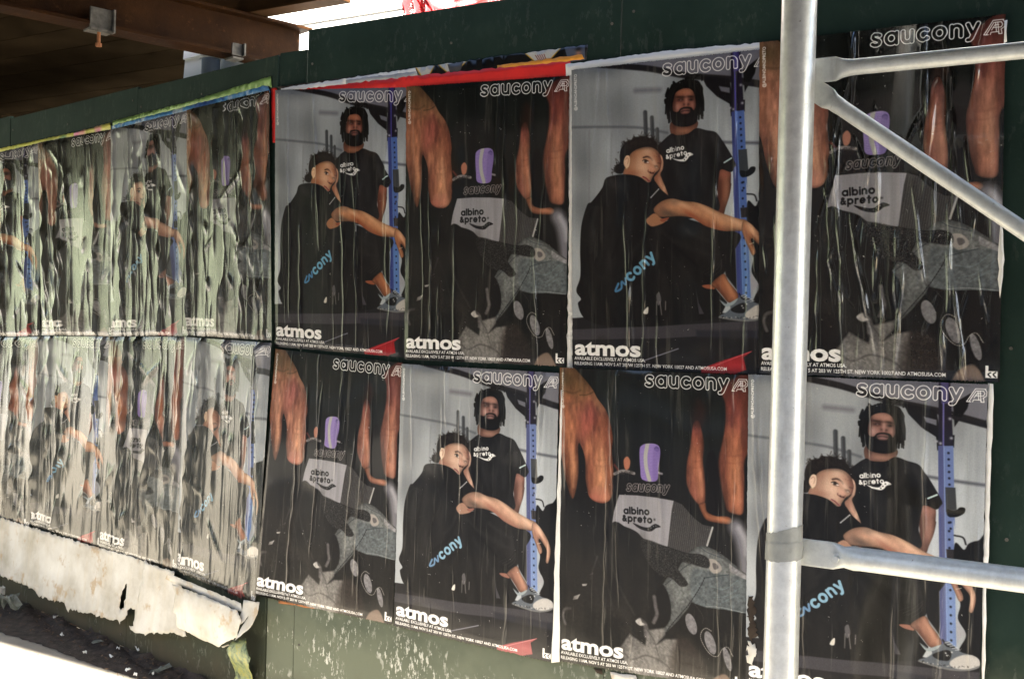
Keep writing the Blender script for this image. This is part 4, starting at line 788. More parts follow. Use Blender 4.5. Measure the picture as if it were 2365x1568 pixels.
# ================================================================ sheets of paper
def jag(pts, amp, step, rng):
    out = []
    pts = [np.asarray(p, float) for p in pts]
    for i, a in enumerate(pts):
        b = pts[(i+1) % len(pts)]; L = np.linalg.norm(b-a); n = max(1, int(L/step))
        for k in range(n):
            t = k/n; q = a+(b-a)*t
            if k: q = q+rng.normal(0, amp, 2)
            out.append(q)
    return np.array(out)
def inside(P, poly):
    x, y = P[:, 0], P[:, 1]; r = np.zeros(len(P), bool); n = len(poly)
    for i in range(n):
        a, b = poly[i], poly[(i+1) % n]
        if a[1] != b[1]: r ^= ((a[1] > y) != (b[1] > y)) & (x < (b[0]-a[0])*(y-a[1])/(b[1]-a[1])+a[0])
    return r
def wob(P, seed, f=9.0):
    r = np.random.default_rng(seed); o = np.zeros(len(P))
    for k in range(5):
        a = r.normal(0, f*(1+k*.6), 2); o += np.sin(P@a+r.random()*6.3)/(1+k)
    return o/2.3
def paper(name, wall, px, mat, off, label=None, cat='poster', holes=(), amp=.0012, step=.012, grid=.02, bulge=None, wav=.0012, seed=1, parent=None, is_px=True, group=None, thick=.0006):
    rng = np.random.default_rng(seed)
    conv = (lambda q: np.array([wall.hit(*p) for p in q])) if is_px else (lambda q: np.array(q, float))
    outline = jag(conv(px), amp, step, rng); hs = [jag(conv(h), amp, step, rng) for h in holes]
    lo, hi = outline.min(0), outline.max(0)
    gx, gz = np.meshgrid(np.arange(lo[0]+grid/2, hi[0], grid), np.arange(lo[1]+grid/2, hi[1], grid))
    G = np.c_[gx.ravel(), gz.ravel()]+rng.normal(0, grid*.12, (gx.size, 2))
    ok = inside(G, outline)
    for h in hs: ok &= ~inside(G, h)
    G = G[ok]
    V = [outline]+hs; edges = []; n = 0
    for v in V: edges += [(n+i, n+(i+1) % len(v)) for i in range(len(v))]; n += len(v)
    P = np.vstack(V+[G])
    r = delaunay_2d_cdt([Vector(p) for p in P], edges, [], 0, 1e-6)
    vv = np.array([tuple(p) for p in r[0]]); ff = np.array([f[:] for f in r[2] if len(f) == 3])
    cen = vv[ff].mean(1); k = inside(cen, outline)
    for h in hs: k &= ~inside(cen, h)
    ff = ff[k]
    o = off+wav*(1+wob(vv, seed))*.5
    if bulge: o = o+np.array([bulge(p) for p in vv])
    org = wall.at(outline.mean(0), off)
    pts = np.array([wall.at(p, oo) for p, oo in zip(vv, o)])
    me = mesh(pts-(org if parent is None else 0), ff, True)
    ob = link(name, me, mat, parent)
    if parent is None: ob.location = org; tag(ob, label, cat, group)
    m = ob.modifiers.new('thickness', 'SOLIDIFY'); m.thickness = thick; m.offset = 0
    return ob

# ---------------------------------------------------------------- the printed posters
IMG_A = to_image('people_print', art_people(), .03); IMG_B = to_image('shoe_print', art_shoe(), .03)
PM = {}
for t, im in (('A', IMG_A), ('B', IMG_B)):
    PM[t+'R'] = poster_mat('poster_%s_flat' % t, im, .34, .15, .14, .14, .6)
    PM[t+'W'] = poster_mat('poster_%s_wet' % t, im, .16, .25, .03, .14, 1.0)
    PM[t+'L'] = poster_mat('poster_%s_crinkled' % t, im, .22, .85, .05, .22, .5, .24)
def wrinkles(U, Vv, style, rng, w=.6, h=.91):
    x = U*w; y = Vv*h; D = np.zeros_like(U)
    for k in range(5):
        D += .0011*np.sin(x*rng.uniform(4, 22)+y*rng.uniform(-4, 4)+rng.random()*6.3)
    D -= D.min()
    def ridge(n, hh, ww, ll, drift=.03, y0=None):
        nonlocal D
        for _ in range(n):
            ht = rng.uniform(*hh); sg = rng.uniform(*ww); L = rng.uniform(*ll)
            yc = rng.uniform(-.05, h+.05) if y0 is None else rng.uniform(*y0)
            xc = rng.uniform(.01, w-.01)
            path = xc+drift*rng.normal()*(y-yc)+.004*np.sin(y*rng.uniform(4, 16)+rng.random()*6)+.0012*np.sin(y*rng.uniform(25, 70)+rng.random()*6)
            t = np.abs((x-path)/sg); env = np.clip(1-np.abs((y-yc)/(L/2)), 0, 1)**.6
            D += ht*np.exp(-t**1.5)*env*(1+.3*np.sin(y*rng.uniform(20, 60)))
    if style == 'R':
        ridge(11, (.003, .007), (.0024, .0048), (.2, .9)); ridge(18, (.0006, .0018), (.0012, .0024), (.06, .4))
    elif style == 'W':
        ridge(30, (.004, .010), (.0028, .0055), (.12, .5), .08); ridge(44, (.002, .005), (.002, .004), (.03, .14), .25, (.25, h)); ridge(10, (.003, .006), (.004, .008), (.3, .8))
    else:
        ridge(13, (.009, .020), (.006, .013), (.35, 1.3), .05); ridge(26, (.003, .008), (.0028, .0055), (.12, .7), .06); ridge(45, (.0008, .0024), (.0016, .003), (.05, .4), .05); ridge(26, (.004, .010), (.008, .018), (.04, .16), .6)
    return D
def poster(wall, corners, art, style, layer, seed, label, ext=0.0, tear=.0012, nu=400, nv=90):
    rng = np.random.default_rng(seed)
    q = [wall.hit(*c) for c in corners]
    q[1] = q[0]+(q[1]-q[0])*(1+ext); q[2] = q[3]+(q[2]-q[3])*(1+ext)
    u = np.linspace(0, 1, nu+1); v = np.linspace(0, 1, nv+1); U, Vv = np.meshgrid(u, v)
    B = lambda i: (q[0][i]*(1-U)+q[1][i]*U)*(1-Vv)+(q[3][i]*(1-U)+q[2][i]*U)*Vv
    s, z = B(0), B(1)
    D = wrinkles(U, Vv, style, rng)
    edge = np.minimum(np.minimum(U, 1-U)/.03, np.minimum(Vv, 1-Vv)/.02).clip(0, 1)
    D *= .25+.75*edge
    if ext: D *= np.clip((1/(1+ext)-U)/.03, .12, 1)
    z = z+np.where(Vv == 1, rng.normal(0, tear, U.shape), 0)+np.where(Vv == 0, rng.normal(0, .0006, U.shape), 0)
    s = s+np.where((U == 0) | (U == 1), rng.normal(0, .0004, U.shape), 0)
    base = .0035+layer*.0022
    cen = wall.at(np.mean(q, 0), base)
    P = (CORNER+s[..., None]*wall.d+z[..., None]*Z+(base+D)[..., None]*wall.n-cen).reshape(-1, 3)
    i = np.arange(nv)[:, None]*(nu+1)+np.arange(nu)[None, :]
    F = np.stack([i+nu+1, i+nu+2, i+1, i], -1).reshape(-1, 4)
    me = bpy.data.meshes.new('poster'); me.vertices.add(len(P)); me.vertices.foreach_set('co', P.astype(np.float32).ravel())
    me.loops.add(F.size); me.loops.foreach_set('vertex_index', F.ravel().astype(np.int32)); me.polygons.add(len(F))
    me.polygons.foreach_set('loop_start', np.arange(0, F.size, 4, dtype=np.int32)); me.update(calc_edges=True)
    me.polygons.foreach_set('use_smooth', np.ones(len(F), bool))
    uvl = me.uv_layers.new(name='UVMap'); T = np.c_[U.ravel(), 1-Vv.ravel()]
    uvl.data.foreach_set('uv', T[F.ravel()].astype(np.float32).ravel())
    o = link('poster', me, PM[art+style]); o.location = cen
    return tag(o, label, 'poster', 'posters of two people' if art == 'A' else 'posters of hands and a shoe')
two = 'poster of two people'; shoe = 'poster of hands over shoe'
POST = [
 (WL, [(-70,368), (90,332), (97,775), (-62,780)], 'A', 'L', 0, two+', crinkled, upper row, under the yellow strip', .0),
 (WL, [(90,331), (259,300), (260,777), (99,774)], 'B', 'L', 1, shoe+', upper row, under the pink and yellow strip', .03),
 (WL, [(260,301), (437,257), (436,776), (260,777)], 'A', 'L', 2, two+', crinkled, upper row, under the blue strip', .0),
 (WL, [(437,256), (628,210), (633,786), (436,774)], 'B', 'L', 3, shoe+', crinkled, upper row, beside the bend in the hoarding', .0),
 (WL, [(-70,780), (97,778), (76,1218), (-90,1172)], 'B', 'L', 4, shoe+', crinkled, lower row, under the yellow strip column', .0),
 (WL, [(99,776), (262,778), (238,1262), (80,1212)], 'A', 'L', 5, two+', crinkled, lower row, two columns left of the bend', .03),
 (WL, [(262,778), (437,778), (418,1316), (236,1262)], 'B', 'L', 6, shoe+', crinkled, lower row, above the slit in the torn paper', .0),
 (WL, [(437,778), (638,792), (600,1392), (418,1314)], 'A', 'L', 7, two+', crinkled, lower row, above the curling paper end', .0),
 (WR, [(638,209), (941,203), (932,825), (636,800)], 'A', 'R', 0, two+', upper row, tucked under the red strip beside the bend', .07),
 (WR, [(941,202), (1318,177), (1309,846), (937,830)], 'B', 'R', 1, shoe+', upper row, directly under the wide red strip', .0),
 (WR, [(1323,164), (1760,116), (1759,866), (1325,848)], 'A', 'R', 2, two+', upper row, white margin on top and side', .05),
 (WR, [(1757,101), (2324,36), (2310,882), (1755,862)], 'B', 'W', 3, shoe+', very glossy and blistered, behind the scaffold braces', .0),
 (WR, [(642,806), (936,838), (912,1440), (594,1372)], 'B', 'R', 4, shoe+', lower row, at the bend over the bare green boards', .0),
 (WR, [(934,840), (1297,861), (1281,1526), (915,1442)], 'A', 'R', 5, two+', lower row, between two shoe posters, flat', .0),
 (WR, [(1299,848), (1733,866), (1729,1592), (1297,1522)], 'B', 'R', 6, shoe+', lower row, beside a tapering white margin', .0),
 (WR, [(1734,864), (2284,887), (2262,1682), (1727,1585)], 'A', 'R', 7, two+', lower row, behind the galvanised upright', .0),
]
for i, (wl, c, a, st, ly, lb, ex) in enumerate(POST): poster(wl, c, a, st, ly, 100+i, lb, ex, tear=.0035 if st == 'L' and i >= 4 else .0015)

# ---------------------------------------------------------------- older layers showing round the posters
paper('poster_strip', WL, [(262,280), (440,235), (627,177), (630,204), (622,199), (440,246), (262,291)], M['green_paper'], .0026, 'green paper strip along the top of the crinkled posters', seed=2)
paper('poster_strip', WL, [(260,291), (440,245), (620,198), (626,214), (440,262), (260,308)], M['blue_print'], .0032, 'narrow blue and white printed strip under the green strip', seed=3)
paper('poster_strip', WL, [(172,308), (256,284), (258,304), (172,326)], M['pink_print'], .0028, 'pink printed strip of an older poster at the hoarding top', seed=4)
paper('poster_strip', WL, [(-30,350), (90,324), (176,306), (176,322), (90,340), (-30,366)], M['lime_print'], .0024, 'yellow and green strip of an older poster left of the pink strip', seed=5)
paper('poster_strip', WL, [(627,206), (640,204), (641,260), (638,330), (631,330), (628,260)], M['red_paper'], .0010, 'sliver of red paper at the bend between the hoardings', seed=6)
paper('poster_strip', WR, [(690,208), (960,176), (1318,142), (1318,186), (1100,200), (960,212), (690,216)], M['red_paper'], .0026, 'wide bright red paper strip above the shoe poster', seed=7, amp=.0018)
paper('poster_strip', WR, [(650,205), (960,158), (966,178), (720,209), (650,212)], M['white_paper'], .0020, 'thin white wedge of paper above the red strip', seed=8)
paper('poster_strip', WR, [(800,186), (962,166), (966,178), (800,200)], M['grey_paper'], .0023, 'grey printed sliver beneath the white wedge', seed=9)
paper('poster_strip', WR, [(1150,152), (1345,127), (1350,137), (1150,165)], M['orange_paper'], .0024, 'narrow orange strip above the red strip', seed=10)
paper('poster_sheet', WR, [(1308,150), (1540,119), (1762,100), (1762,140), (1500,170), (1340,170), (1326,500), (1325,850), (1311,850), (1316,500)], M['white_paper'], .0044, 'white backing sheet edging the poster of two people on top and side', seed=11)
paper('poster_strip', WR, [(1302,900), (1306,900), (1299,1300), (1299,1524), (1280,1526), (1290,1250)], M['white_paper'], .0180, 'long white sliver tapering upward between two lower posters', seed=12, step=.03)
paper('poster_strip', WR, [(2284,884), (2296,886), (2290,1100), (2280,1400), (2276,1640), (2268,1640), (2274,1250)], M['white_paper'], .0172, 'narrow white edge beside the bare dark green boards at the lower row', seed=13, step=.03)
paper('poster_strip', WR, [(2312,500), (2319,480), (2318,640), (2311,690), (2306,600)], M['white_paper'], .013, 'short white curled edge beside the glossy poster', seed=14, step=.02)
paper('poster_strip', WR, [(2321,52), (2328,50), (2327,100), (2320,104)], M['white_paper'], .012, 'tiny white tab at the corner of the glossy poster', seed=15, step=.02)
paper('poster_strip', WR, [(645,1384), (690,1392), (730,1401), (730,1405), (690,1398), (645,1392)], M['rust'], .0030, 'thin red strip peeking out below the lower shoe poster', seed=16)
paper('poster_scrap', WR, [(1372,1540), (1392,1543), (1394,1556), (1380,1552)], M['bulkhead'], .0048, 'small dark scrap beside a pale one below the poster row', seed=18)
paper('poster_scrap', WR, [(1410,1550), (1470,1558), (1480,1590), (1425,1600)], M['torn'], .0036, 'pale torn scrap on the bare boards below the poster row', seed=19)
paper('poster_scrap', WR, [(1734,1370), (1746,1372), (1749,1420), (1754,1465), (1744,1478), (1733,1460)], M['bulkhead'], .022, 'ragged dark flake at the torn edge of the poster behind the upright', seed=22, amp=.003, step=.006)
paper('poster_scrap', WR, [(1733,1474), (1750,1480), (1753,1500), (1744,1530), (1732,1524)], M['torn'], .023, 'small torn brown and white flake behind the upright', seed=23, amp=.003, step=.006)
# black, white and gold printed poster behind the red strip
def art_border():
    cv = Canvas(512, 64, 5); cv.c[:] = (.03, .03, .035)
    Wt = (.72, .72, .70); G = (.75, .58, .15)
    def tri(x0, x1, y0, y1, flip=False):
        xm = (x0+x1)/2
        p = uv(x0, y0, x1, y0, xm+.012, y1, xm-.012, y1); cv.poly(p, Wt, .8, smooth=False); 
        for q in (uv(x0, y0, xm-.012, y1), uv(x1, y0, xm+.012, y1)): cv.line(q, 3.5, G, .8, smooth=False)
    tri(.0, .12, 0, 1.1); tri(.14, .32, 0, 1.0); tri(.66, .86, 0, 1.2)
    cv.poly(uv(.20, .1, .30, 0, .28, .8, .22, 1), (.30, .30, .31), 1, smooth=False)
    cv.poly(uv(.88, 0, .99, 0, .99, 1, .90, 1), (.30, .33, .40), 1, smooth=False); cv.blob(uv(.955, .6), 8, 18, (.62, .45, .38)); cv.blob(uv(.955, .25), 8, 10, (.06, .06, .07))
    for i in range(5): cv.line(uv(.72+i*.012, .3, .74+i*.01, .75), 2, (.45, .12, .12), .8)
    return cv
mb_, bn, bp_ = new_mat('black_gold_print'); it_ = bn.nodes.new('ShaderNodeTexImage'); it_.image = to_image('border_print', art_border(), .04); it_.extension = 'EXTEND'
tcn = bn.nodes.new('ShaderNodeTexCoord'); bn.links.new(tcn.outputs['UV'], it_.inputs[0]); bn.links.new(it_.outputs[0], bp_.inputs['Base Color']); bp_.inputs['Roughness'].default_value = .35
def uv_project(o, wall, corners):
    H = hom([wall.hit(*c) for c in corners], SQ); me = o.data; l = me.uv_layers.new(name='UVMap')
    W_ = np.array([v.co for v in me.vertices])+np.array(o.location)-CORNER
    q = apply_h(H, np.c_[W_@wall.d, W_[:, 2]])
    for lp in me.loops: l.data[lp.index].uv = (q[lp.vertex_index][0], 1-q[lp.vertex_index][1])
o = paper('poster_sheet', WR, [(956,159), (1130,134), (1358,104), (1356,138), (1140,172), (970,190)], mb_, .0014, 'strip of a black, white and gold printed poster above the red strip', seed=20)
uv_project(o, WR, [(962,157), (1356,104), (1356,134), (962,184)])
paper('poster_sheet', WR, [(640,202), (800,180), (962,158), (962,170), (660,212)], M['bulkhead'], .0012, 'dark wrinkled edge of an older poster over the white wedge', seed=21)

# ---------------------------------------------------------------- peeling old paper below the crinkled posters
Z8 = lambda *p: [((x/3.3786)/1.0567, (1300+y/3.3786)/1.0567) for x, y in np.array(p, float).reshape(-1, 2)]
tp = empty('torn_paper', WL.at((1.2, -1.15)), 'long torn band of aged white paper peeling below the crinkled posters', 'paper')
sl_ = np.array([WL.hit(*p) for p in Z8(0,270, 2140,760)])
def curl(amt, zt, zb, pw=2.0):
    return lambda p: amt*max(0, min(1, (zt-p[1])/(zt-zb)))**pw
paper('flap', WL, Z8(-300,-260, 0,-150, 440,-10, 840,110, 1255,225, 1236,480, 1210,760, 1195,735, 1190,615, 1155,600, 1125,625, 1112,690, 1080,735, 1060,700, 1000,700, 880,655, 650,608, 628,560, 520,535, 415,500, 360,440, 240,400, 110,345, 0,272, -300,170), M['torn'], .020,
      holes=[Z8(1102,405, 1106,500, 1096,600, 1072,622, 1058,600, 1070,470)], amp=.0034, bulge=curl(.030, -.98, -1.30, 1.5), wav=.012, seed=31, parent=tp)
paper('flap', WL, Z8(1250,230, 1500,310, 1480,350, 1560,420, 1570,600, 1560,640, 1620,640, 1600,740, 1640,832, 1580,822, 1530,800, 1320,812, 1240,800, 1195,770, 1180,740, 1215,745, 1226,480), M['torn'], .026,
      holes=[Z8(1580,408, 1602,470, 1600,540, 1578,615, 1562,590, 1570,500)], amp=.0034, bulge=curl(.036, -1.0, -1.30, 1.5), wav=.010, seed=32, parent=tp)
def roll(p):      # the loose end stands off the boards like a half pipe
    t = np.clip((p[1]+1.24)/.27, 0, 1); return .012+.055*math.sqrt(max(0, 1-(2*t-1)**2))*np.clip((1.05-p[0])/.5, .2, 1)
paper('flap', WL, Z8(1560,395, 1800,480, 2110,610, 2150,690, 2110,830, 2020,860, 1935,910, 1880,880, 1800,852, 1700,790, 1600,745, 1620,640, 1580,615, 1600,540, 1600,470), M['torn'], .016, amp=.0015, bulge=roll, wav=.006, grid=.014, seed=33, parent=tp)
paper('rolled_edge', WL, Z8(1500,318, 1560,335, 1800,430, 2110,555, 2120,622, 2060,605, 1850,520, 1700,450, 1560,395, 1480,360), M['torn'], .060, amp=.0012, bulge=lambda p: 0.0, wav=.006, grid=.014, seed=34, parent=tp)
paper('loose_end', WL, Z8(2125,530, 2260,545, 2255,640, 2225,740, 2140,840, 2150,760, 2190,650, 2150,710, 2105,745, 2120,620), M['torn'], .055, amp=.001, bulge=curl(.05, -.95, -1.15), wav=.012, grid=.012, seed=35, parent=tp)
paper('paper_strip', WL, Z8(2030,860, 2110,850, 2150,930, 2190,1000, 2150,1090, 2120,1290, 1960,1290, 1990,1160, 2010,1000, 1995,930), M['moss_paper'], .03, 'limp weathered yellow-green paper strip hanging from the curled end', cat='paper', amp=.0015, wav=.02, bulge=lambda p: .02*math.sin(p[1]*30), grid=.012, seed=36)
paper('paper_strip', WL, Z8(1925,912, 2010,888, 2012,895, 1935,922), M['torn'], .05, 'thin pale paper shred under the curled end', cat='paper', seed=37, wav=.004)

# ================================================================ scaffold in front of the hoarding
POLE = np.array([.611, 2.388, 0]); PR = .0378
fr = empty('scaffold_frame', POLE, 'galvanised steel scaffold upright with three flattened-end braces in front of the posters', 'scaffold')
MB().tube([POLE+Z*.012, POLE+Z*2.62], PR, 40).build('upright', M['galv'], fr, True)
MB().box(POLE+Z*.006, dR, nR, Z, .075, .075, .006, .002).build('base_plate', M['galv_dull'], fr)
P2_ = POLE+dR*2.1
MB().tube([P2_+Z*.012, P2_+Z*2.62], PR, 32).build('upright', M['galv'], fr, True)
MB().box(P2_+Z*.006, dR, nR, Z, .075, .075, .006, .002).build('base_plate', M['galv_dull'], fr)
def brace(z0, z1, x1, flat, hb, name='brace', rad=.0205):
    a = POLE+dR*.012+Z*(EYE+z0)-nR*.034; b = POLE+dR*x1+Z*(EYE+z1)-nR*.034
    t = (b-a)/np.linalg.norm(b-a); L = np.linalg.norm(b-a); ax = np.cross(nR, t); st = []
    prof = [(0, .004, hb), (flat*.60, .004, hb), (flat*.66, .0055, hb*.98), (flat*.82, .013, hb*.78), (flat*.98, rad*.93, rad*1.05), (flat*1.08, rad, rad)]
    prof += [(L-flat*1.3, rad, rad), (L-flat*.8, .012, hb*.85), (L, .005, hb)]
    mb = MB(); n = 28; rings = []
    for d, rn, rv in prof:
        c = a+t*d; pw = .22 if rn < .006 else 1.0
        sg = lambda v: math.copysign(abs(v)**pw, v)
        rings.append([c+nR*rn*sg(math.cos(2*math.pi*j/n))+ax*rv*sg(math.sin(2*math.pi*j/n)) for j in range(n)])
    f = [(i*n+j, i*n+(j+1) % n, (i+1)*n+(j+1) % n, (i+1)*n+j) for i in range(len(rings)-1) for j in range(n)]
    f += [tuple(range(n))[::-1], tuple((len(rings)-1)*n+j for j in range(n))]
    mb.add([p for r in rings for p in r], f)
    return mb.build(name, M['galv_dull'], fr, True)
brace(.584, .584, 2.1, .095, .0265, rad=.0172)
br = brace(-.478, -.480, 2.1, .135, .0295, rad=.0252)
brace(.556, -.95, 2.02, .090, .0235, rad=.0172)
bc = POLE+dR*.108+Z*(EYE-.482)-nR*.034
MB().tube([bc-nR*.012, bc+nR*.010], .013, 14).build('bolt', M['galv_dull'], fr, True).data
MB().tube([bc+nR*.009, bc+nR*.017], [.0085, .007], 6).build('bolt_head', M['galv_dull'], fr)
# duct tape wound round the upright
def wrap(z0, slope, hgt, r, seed):
    n = 48; v = []; rng = np.random.default_rng(seed)
    for j in range(n+1):
        t = 2*math.pi*j/n; c = POLE+dR*r*math.cos(t)+nR*r*math.sin(t); zz = z0+slope*math.cos(t)
        for k in range(4): v.append(c+Z*(zz-hgt*k/3+(rng.normal(0, .0012) if k in (0, 3) else 0))+(nR*math.sin(t)+dR*math.cos(t))*rng.uniform(0, .0008))
    f = [(j*4+k, j*4+k+1, j*4+k+5, j*4+k+4) for j in range(n) for k in range(3)]
    o = MB().add(v, f).build('tape', M['tape'], fr, True)
wrap(EYE-.425, .013, .050, PR+.0010, 1); wrap(EYE-.452, .004, .040, PR+.0020, 2)

# ================================================================ sidewalk shed overhead
zb = 1.05
def at_z(x, y, z): r = ray(x, y); return np.array([0, 0, EYE])+r*(z/r[2])
A_, B_ = at_z(0, 14, zb), at_z(570, 134, zb); bd = (B_-A_)/np.linalg.norm(B_-A_); bn_ = np.cross(Z, bd)
if bn_@np.array([1., -1, 0]) < 0: bn_ = -bn_
END = at_z(705, 160, zb); LEN = 5.2; FW, BH = .055, .176
ib = empty('steel_beam', END*np.array([1, 1, 0])+Z*(EYE+zb), 'rust-brown steel beam with flanges carrying the shed roof over the hoarding', 'beam')
def along(t, side, z): return END-bd*t-bn_*side*1.0+Z*z
cb = lambda t: END-bd*t-bn_*FW
MB().box(cb(LEN/2)+Z*.006, bd, bn_, Z, LEN/2, FW, .006, .002).build('lower_flange', M['steel_brown'], ib)
MB().box(cb(LEN/2)+Z*(BH-.006), bd, bn_, Z, LEN/2+.03, FW, .006, .002).build('upper_flange', M['steel_brown'], ib)
MB().box(cb(LEN/2)+Z*BH/2, bd, bn_, Z, LEN/2, .005, BH/2-.012).build('web', M['steel_brown'], ib)
def clamp(px, label, sc=1.0, bolt=True):
    t = np.linalg.norm(END-at_z(px[0], px[1], zb)); c = cb(t)+bn_*(FW+.004)
    k = empty('beam_clamp', c, label, 'clamp', None)
    m = MB(); m.box(c+Z*.020-bn_*.006*1, bd, bn_, Z, .034*sc, .004, .034*sc, .002); m.box(c-Z*.014-bn_*.03, bd, bn_, Z, .034*sc, .034, .004, .002)
    m.build('body', M['clamp'], k)
    MB().box(c+Z*.020+bn_*.004+bd*.031*sc, bd, bn_, Z, .004, .014, .034*sc, .002).build('lip', M['clamp'], k)
    if bolt:
        b = c-bn_*.028
        MB().tube([b-Z*.018, b-Z*.062], .0062, 12).build('bolt', M['rust'], k, True); MB().tube([b-Z*.058, b-Z*.070], .011, 6).build('bolt_head', M['rust'], k)
clamp((232, 62), 'grey steel clamp with a hanging rusty bolt, on the brown beam', 1.25)
clamp((545, 128), 'small grey steel clamp on the brown beam just above the hoarding top', .7, False)
# joists and deck boards
z1 = EYE+zb+BH
def frame_of(P): v = P-CORNER; return v@dR, v@nR
js_, jd_ = frame_of(at_z(810, 9, zb+BH+.002))
def joist(d, s0, s1, label, mat=None):
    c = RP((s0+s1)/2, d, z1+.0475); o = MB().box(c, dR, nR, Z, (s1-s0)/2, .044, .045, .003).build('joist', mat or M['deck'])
    o.location = (0, 0, 0); return tag(o, label, 'joist', 'timber joists under the shed deck')
joist(jd_+.044, js_-.9, js_, 'timber joist ending in the open above the hoarding bend', M['wood'])
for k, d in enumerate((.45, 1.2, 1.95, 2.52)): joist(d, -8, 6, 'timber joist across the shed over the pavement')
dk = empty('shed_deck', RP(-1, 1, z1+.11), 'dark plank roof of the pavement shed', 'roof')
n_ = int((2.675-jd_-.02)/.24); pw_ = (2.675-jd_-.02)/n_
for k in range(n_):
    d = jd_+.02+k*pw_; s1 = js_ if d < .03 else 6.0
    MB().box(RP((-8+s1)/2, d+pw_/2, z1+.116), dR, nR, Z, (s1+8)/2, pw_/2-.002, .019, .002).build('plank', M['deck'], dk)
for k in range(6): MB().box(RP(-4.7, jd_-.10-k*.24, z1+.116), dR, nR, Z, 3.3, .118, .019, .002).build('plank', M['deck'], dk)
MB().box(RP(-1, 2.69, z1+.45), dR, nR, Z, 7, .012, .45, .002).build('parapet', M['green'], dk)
for s in (-6.5, -4.2, 5.2):
    q = RP(s, 2.50, 0); p_ = empty('shed_post', q, 'galvanised post on the street side of the shed', 'post', 'street side posts of the shed')
    MB().tube([q+Z*.012, q+Z*z1], PR, 20).build('tube', M['galv'], p_, True); MB().box(q+Z*.006, dR, nR, Z, .075, .075, .006).build('base_plate', M['galv_dull'], p_)
# things behind the hoarding
bk = empty('plywood_screen', WL.at((3, -EYE), -.75), 'dark stained plywood screen standing behind the crinkled hoarding', 'screen')
s0 = WL.hit(424, 150, -.75)[0]
for i in range(4): board(bk, WL, s0+i*1.22, s0+(i+1)*1.22, -EYE, 1.20, -.75+random.uniform(0, .003), 'plywood_panel', M['bulkhead'])
sp = empty('siding_screen', WL.at((.3, -EYE), -.27), 'pale shaded clapboard panel behind the hoarding by the beam end', 'panel')
sa, sb = WL.hit(428, 150, -.27)[0], WL.hit(600, 120, -.27)[0]
for i in range(22):
    c = WL.at(((sa+sb)/2, -EYE+.065+i*.1215), -.27); MB().box(c, dL, nL*math.cos(.08)+Z*math.sin(.08), Z*math.cos(.08)-nL*math.sin(.08), (sa-sb)/2, .006, .066).build('siding_board', M['siding'], sp)
q = WL.at(WL.hit(487, 140, -.21), -.21); pp = q*np.array([1, 1, 0])
pb = empty('vent_pipe', pp, 'grey-blue pipe rising behind the hoarding next to the beam', 'pipe')
MB().tube([pp, pp+Z*2.62], .038, 24).build('tube', M['pipe_blue'], pb, True); MB().tube([pp+Z*2.50, pp+Z*2.53], .044, 24).build('collar', M['galv_dull'], pb, True)
hs = empty('sided_house', RP(-2, -2.9, 0), 'pale clapboard house wall glaring in the sun above the hoarding', 'house')
MB().box(RP(-2, -3.02, 3.0), dR, nR, Z, 9, .1, 3.0).build('wall', M['siding'], hs)
for i in range(30):
    z = .2+i*.195
    c = RP(-2, -2.905, z+.095); tl = Z*math.cos(.09)+nR*-math.sin(.09); nn = nR*math.cos(.09)+Z*math.sin(.09)
    MB().box(c, dR, nn, tl, 9, .007, .103).build('siding_board', M['siding'], hs)
# red safety netting
def net_mat():
    m, nt, p = new_mat('red_netting'); v = coords(nt, 'UV', (1, 1, 1), False)
    ck = nt.nodes.new('ShaderNodeTexBrick'); ck.offset = 0; ck.inputs['Scale'].default_value = 1; ck.inputs['Mortar Size'].default_value = .0028; ck.inputs['Brick Width'].default_value = .009; ck.inputs['Row Height'].default_value = .009
    nt.links.new(v, ck.inputs['Vector']); p.inputs['Base Color'].default_value = (.42, .035, .04, 1); p.inputs['Roughness'].default_value = .5
    nt.links.new(mth(nt, 'MAXIMUM', ck.outputs['Fac'], ramp(nt, noise(nt, v, 9, 3), [(.48, (0, 0, 0)), (.60, (1, 1, 1))])), p.inputs['Alpha']); return m
def net(name, px, off, seed, label):
    c = [WR.hit(*q, off) for q in px]; nu, nv = 70, 16; rng = np.random.default_rng(seed); v = []; t = []
    ph = rng.random(6)*6
    for j in range(nv+1):
        for i in range(nu+1):
            a, b = i/nu, j/nv; q = (c[0]*(1-a)+c[1]*a)*(1-b)+(c[3]*(1-a)+c[2]*a)*b
            v.append(WR.at(q, off+.03*math.sin(a*19+ph[0]+b*2)+.018*math.sin(a*43+ph[1]-b*5)+.01*math.sin(b*14+ph[2]))); t.append(q)
    f = [(j*(nu+1)+i, j*(nu+1)+i+1, (j+1)*(nu+1)+i+1, (j+1)*(nu+1)+i) for j in range(nv) for i in range(nu)]
    me = mesh(v, f, True); l = me.uv_layers.new(name='UVMap')
    for lp in me.loops: l.data[lp.index].uv = t[lp.vertex_index]
    return tag(link(name, me, M['net']), label, 'netting')
M['net'] = net_mat()
net('safety_net', [(985,-60), (1480,-130), (1440,30), (960,62)], -.45, 3, 'red safety netting sagging behind the top of the taller hoarding')
net('safety_net', [(935,-40), (990,-60), (1010,70), (925,74)], -.40, 8, 'bunched end of red netting hanging beside the sunlit wall')

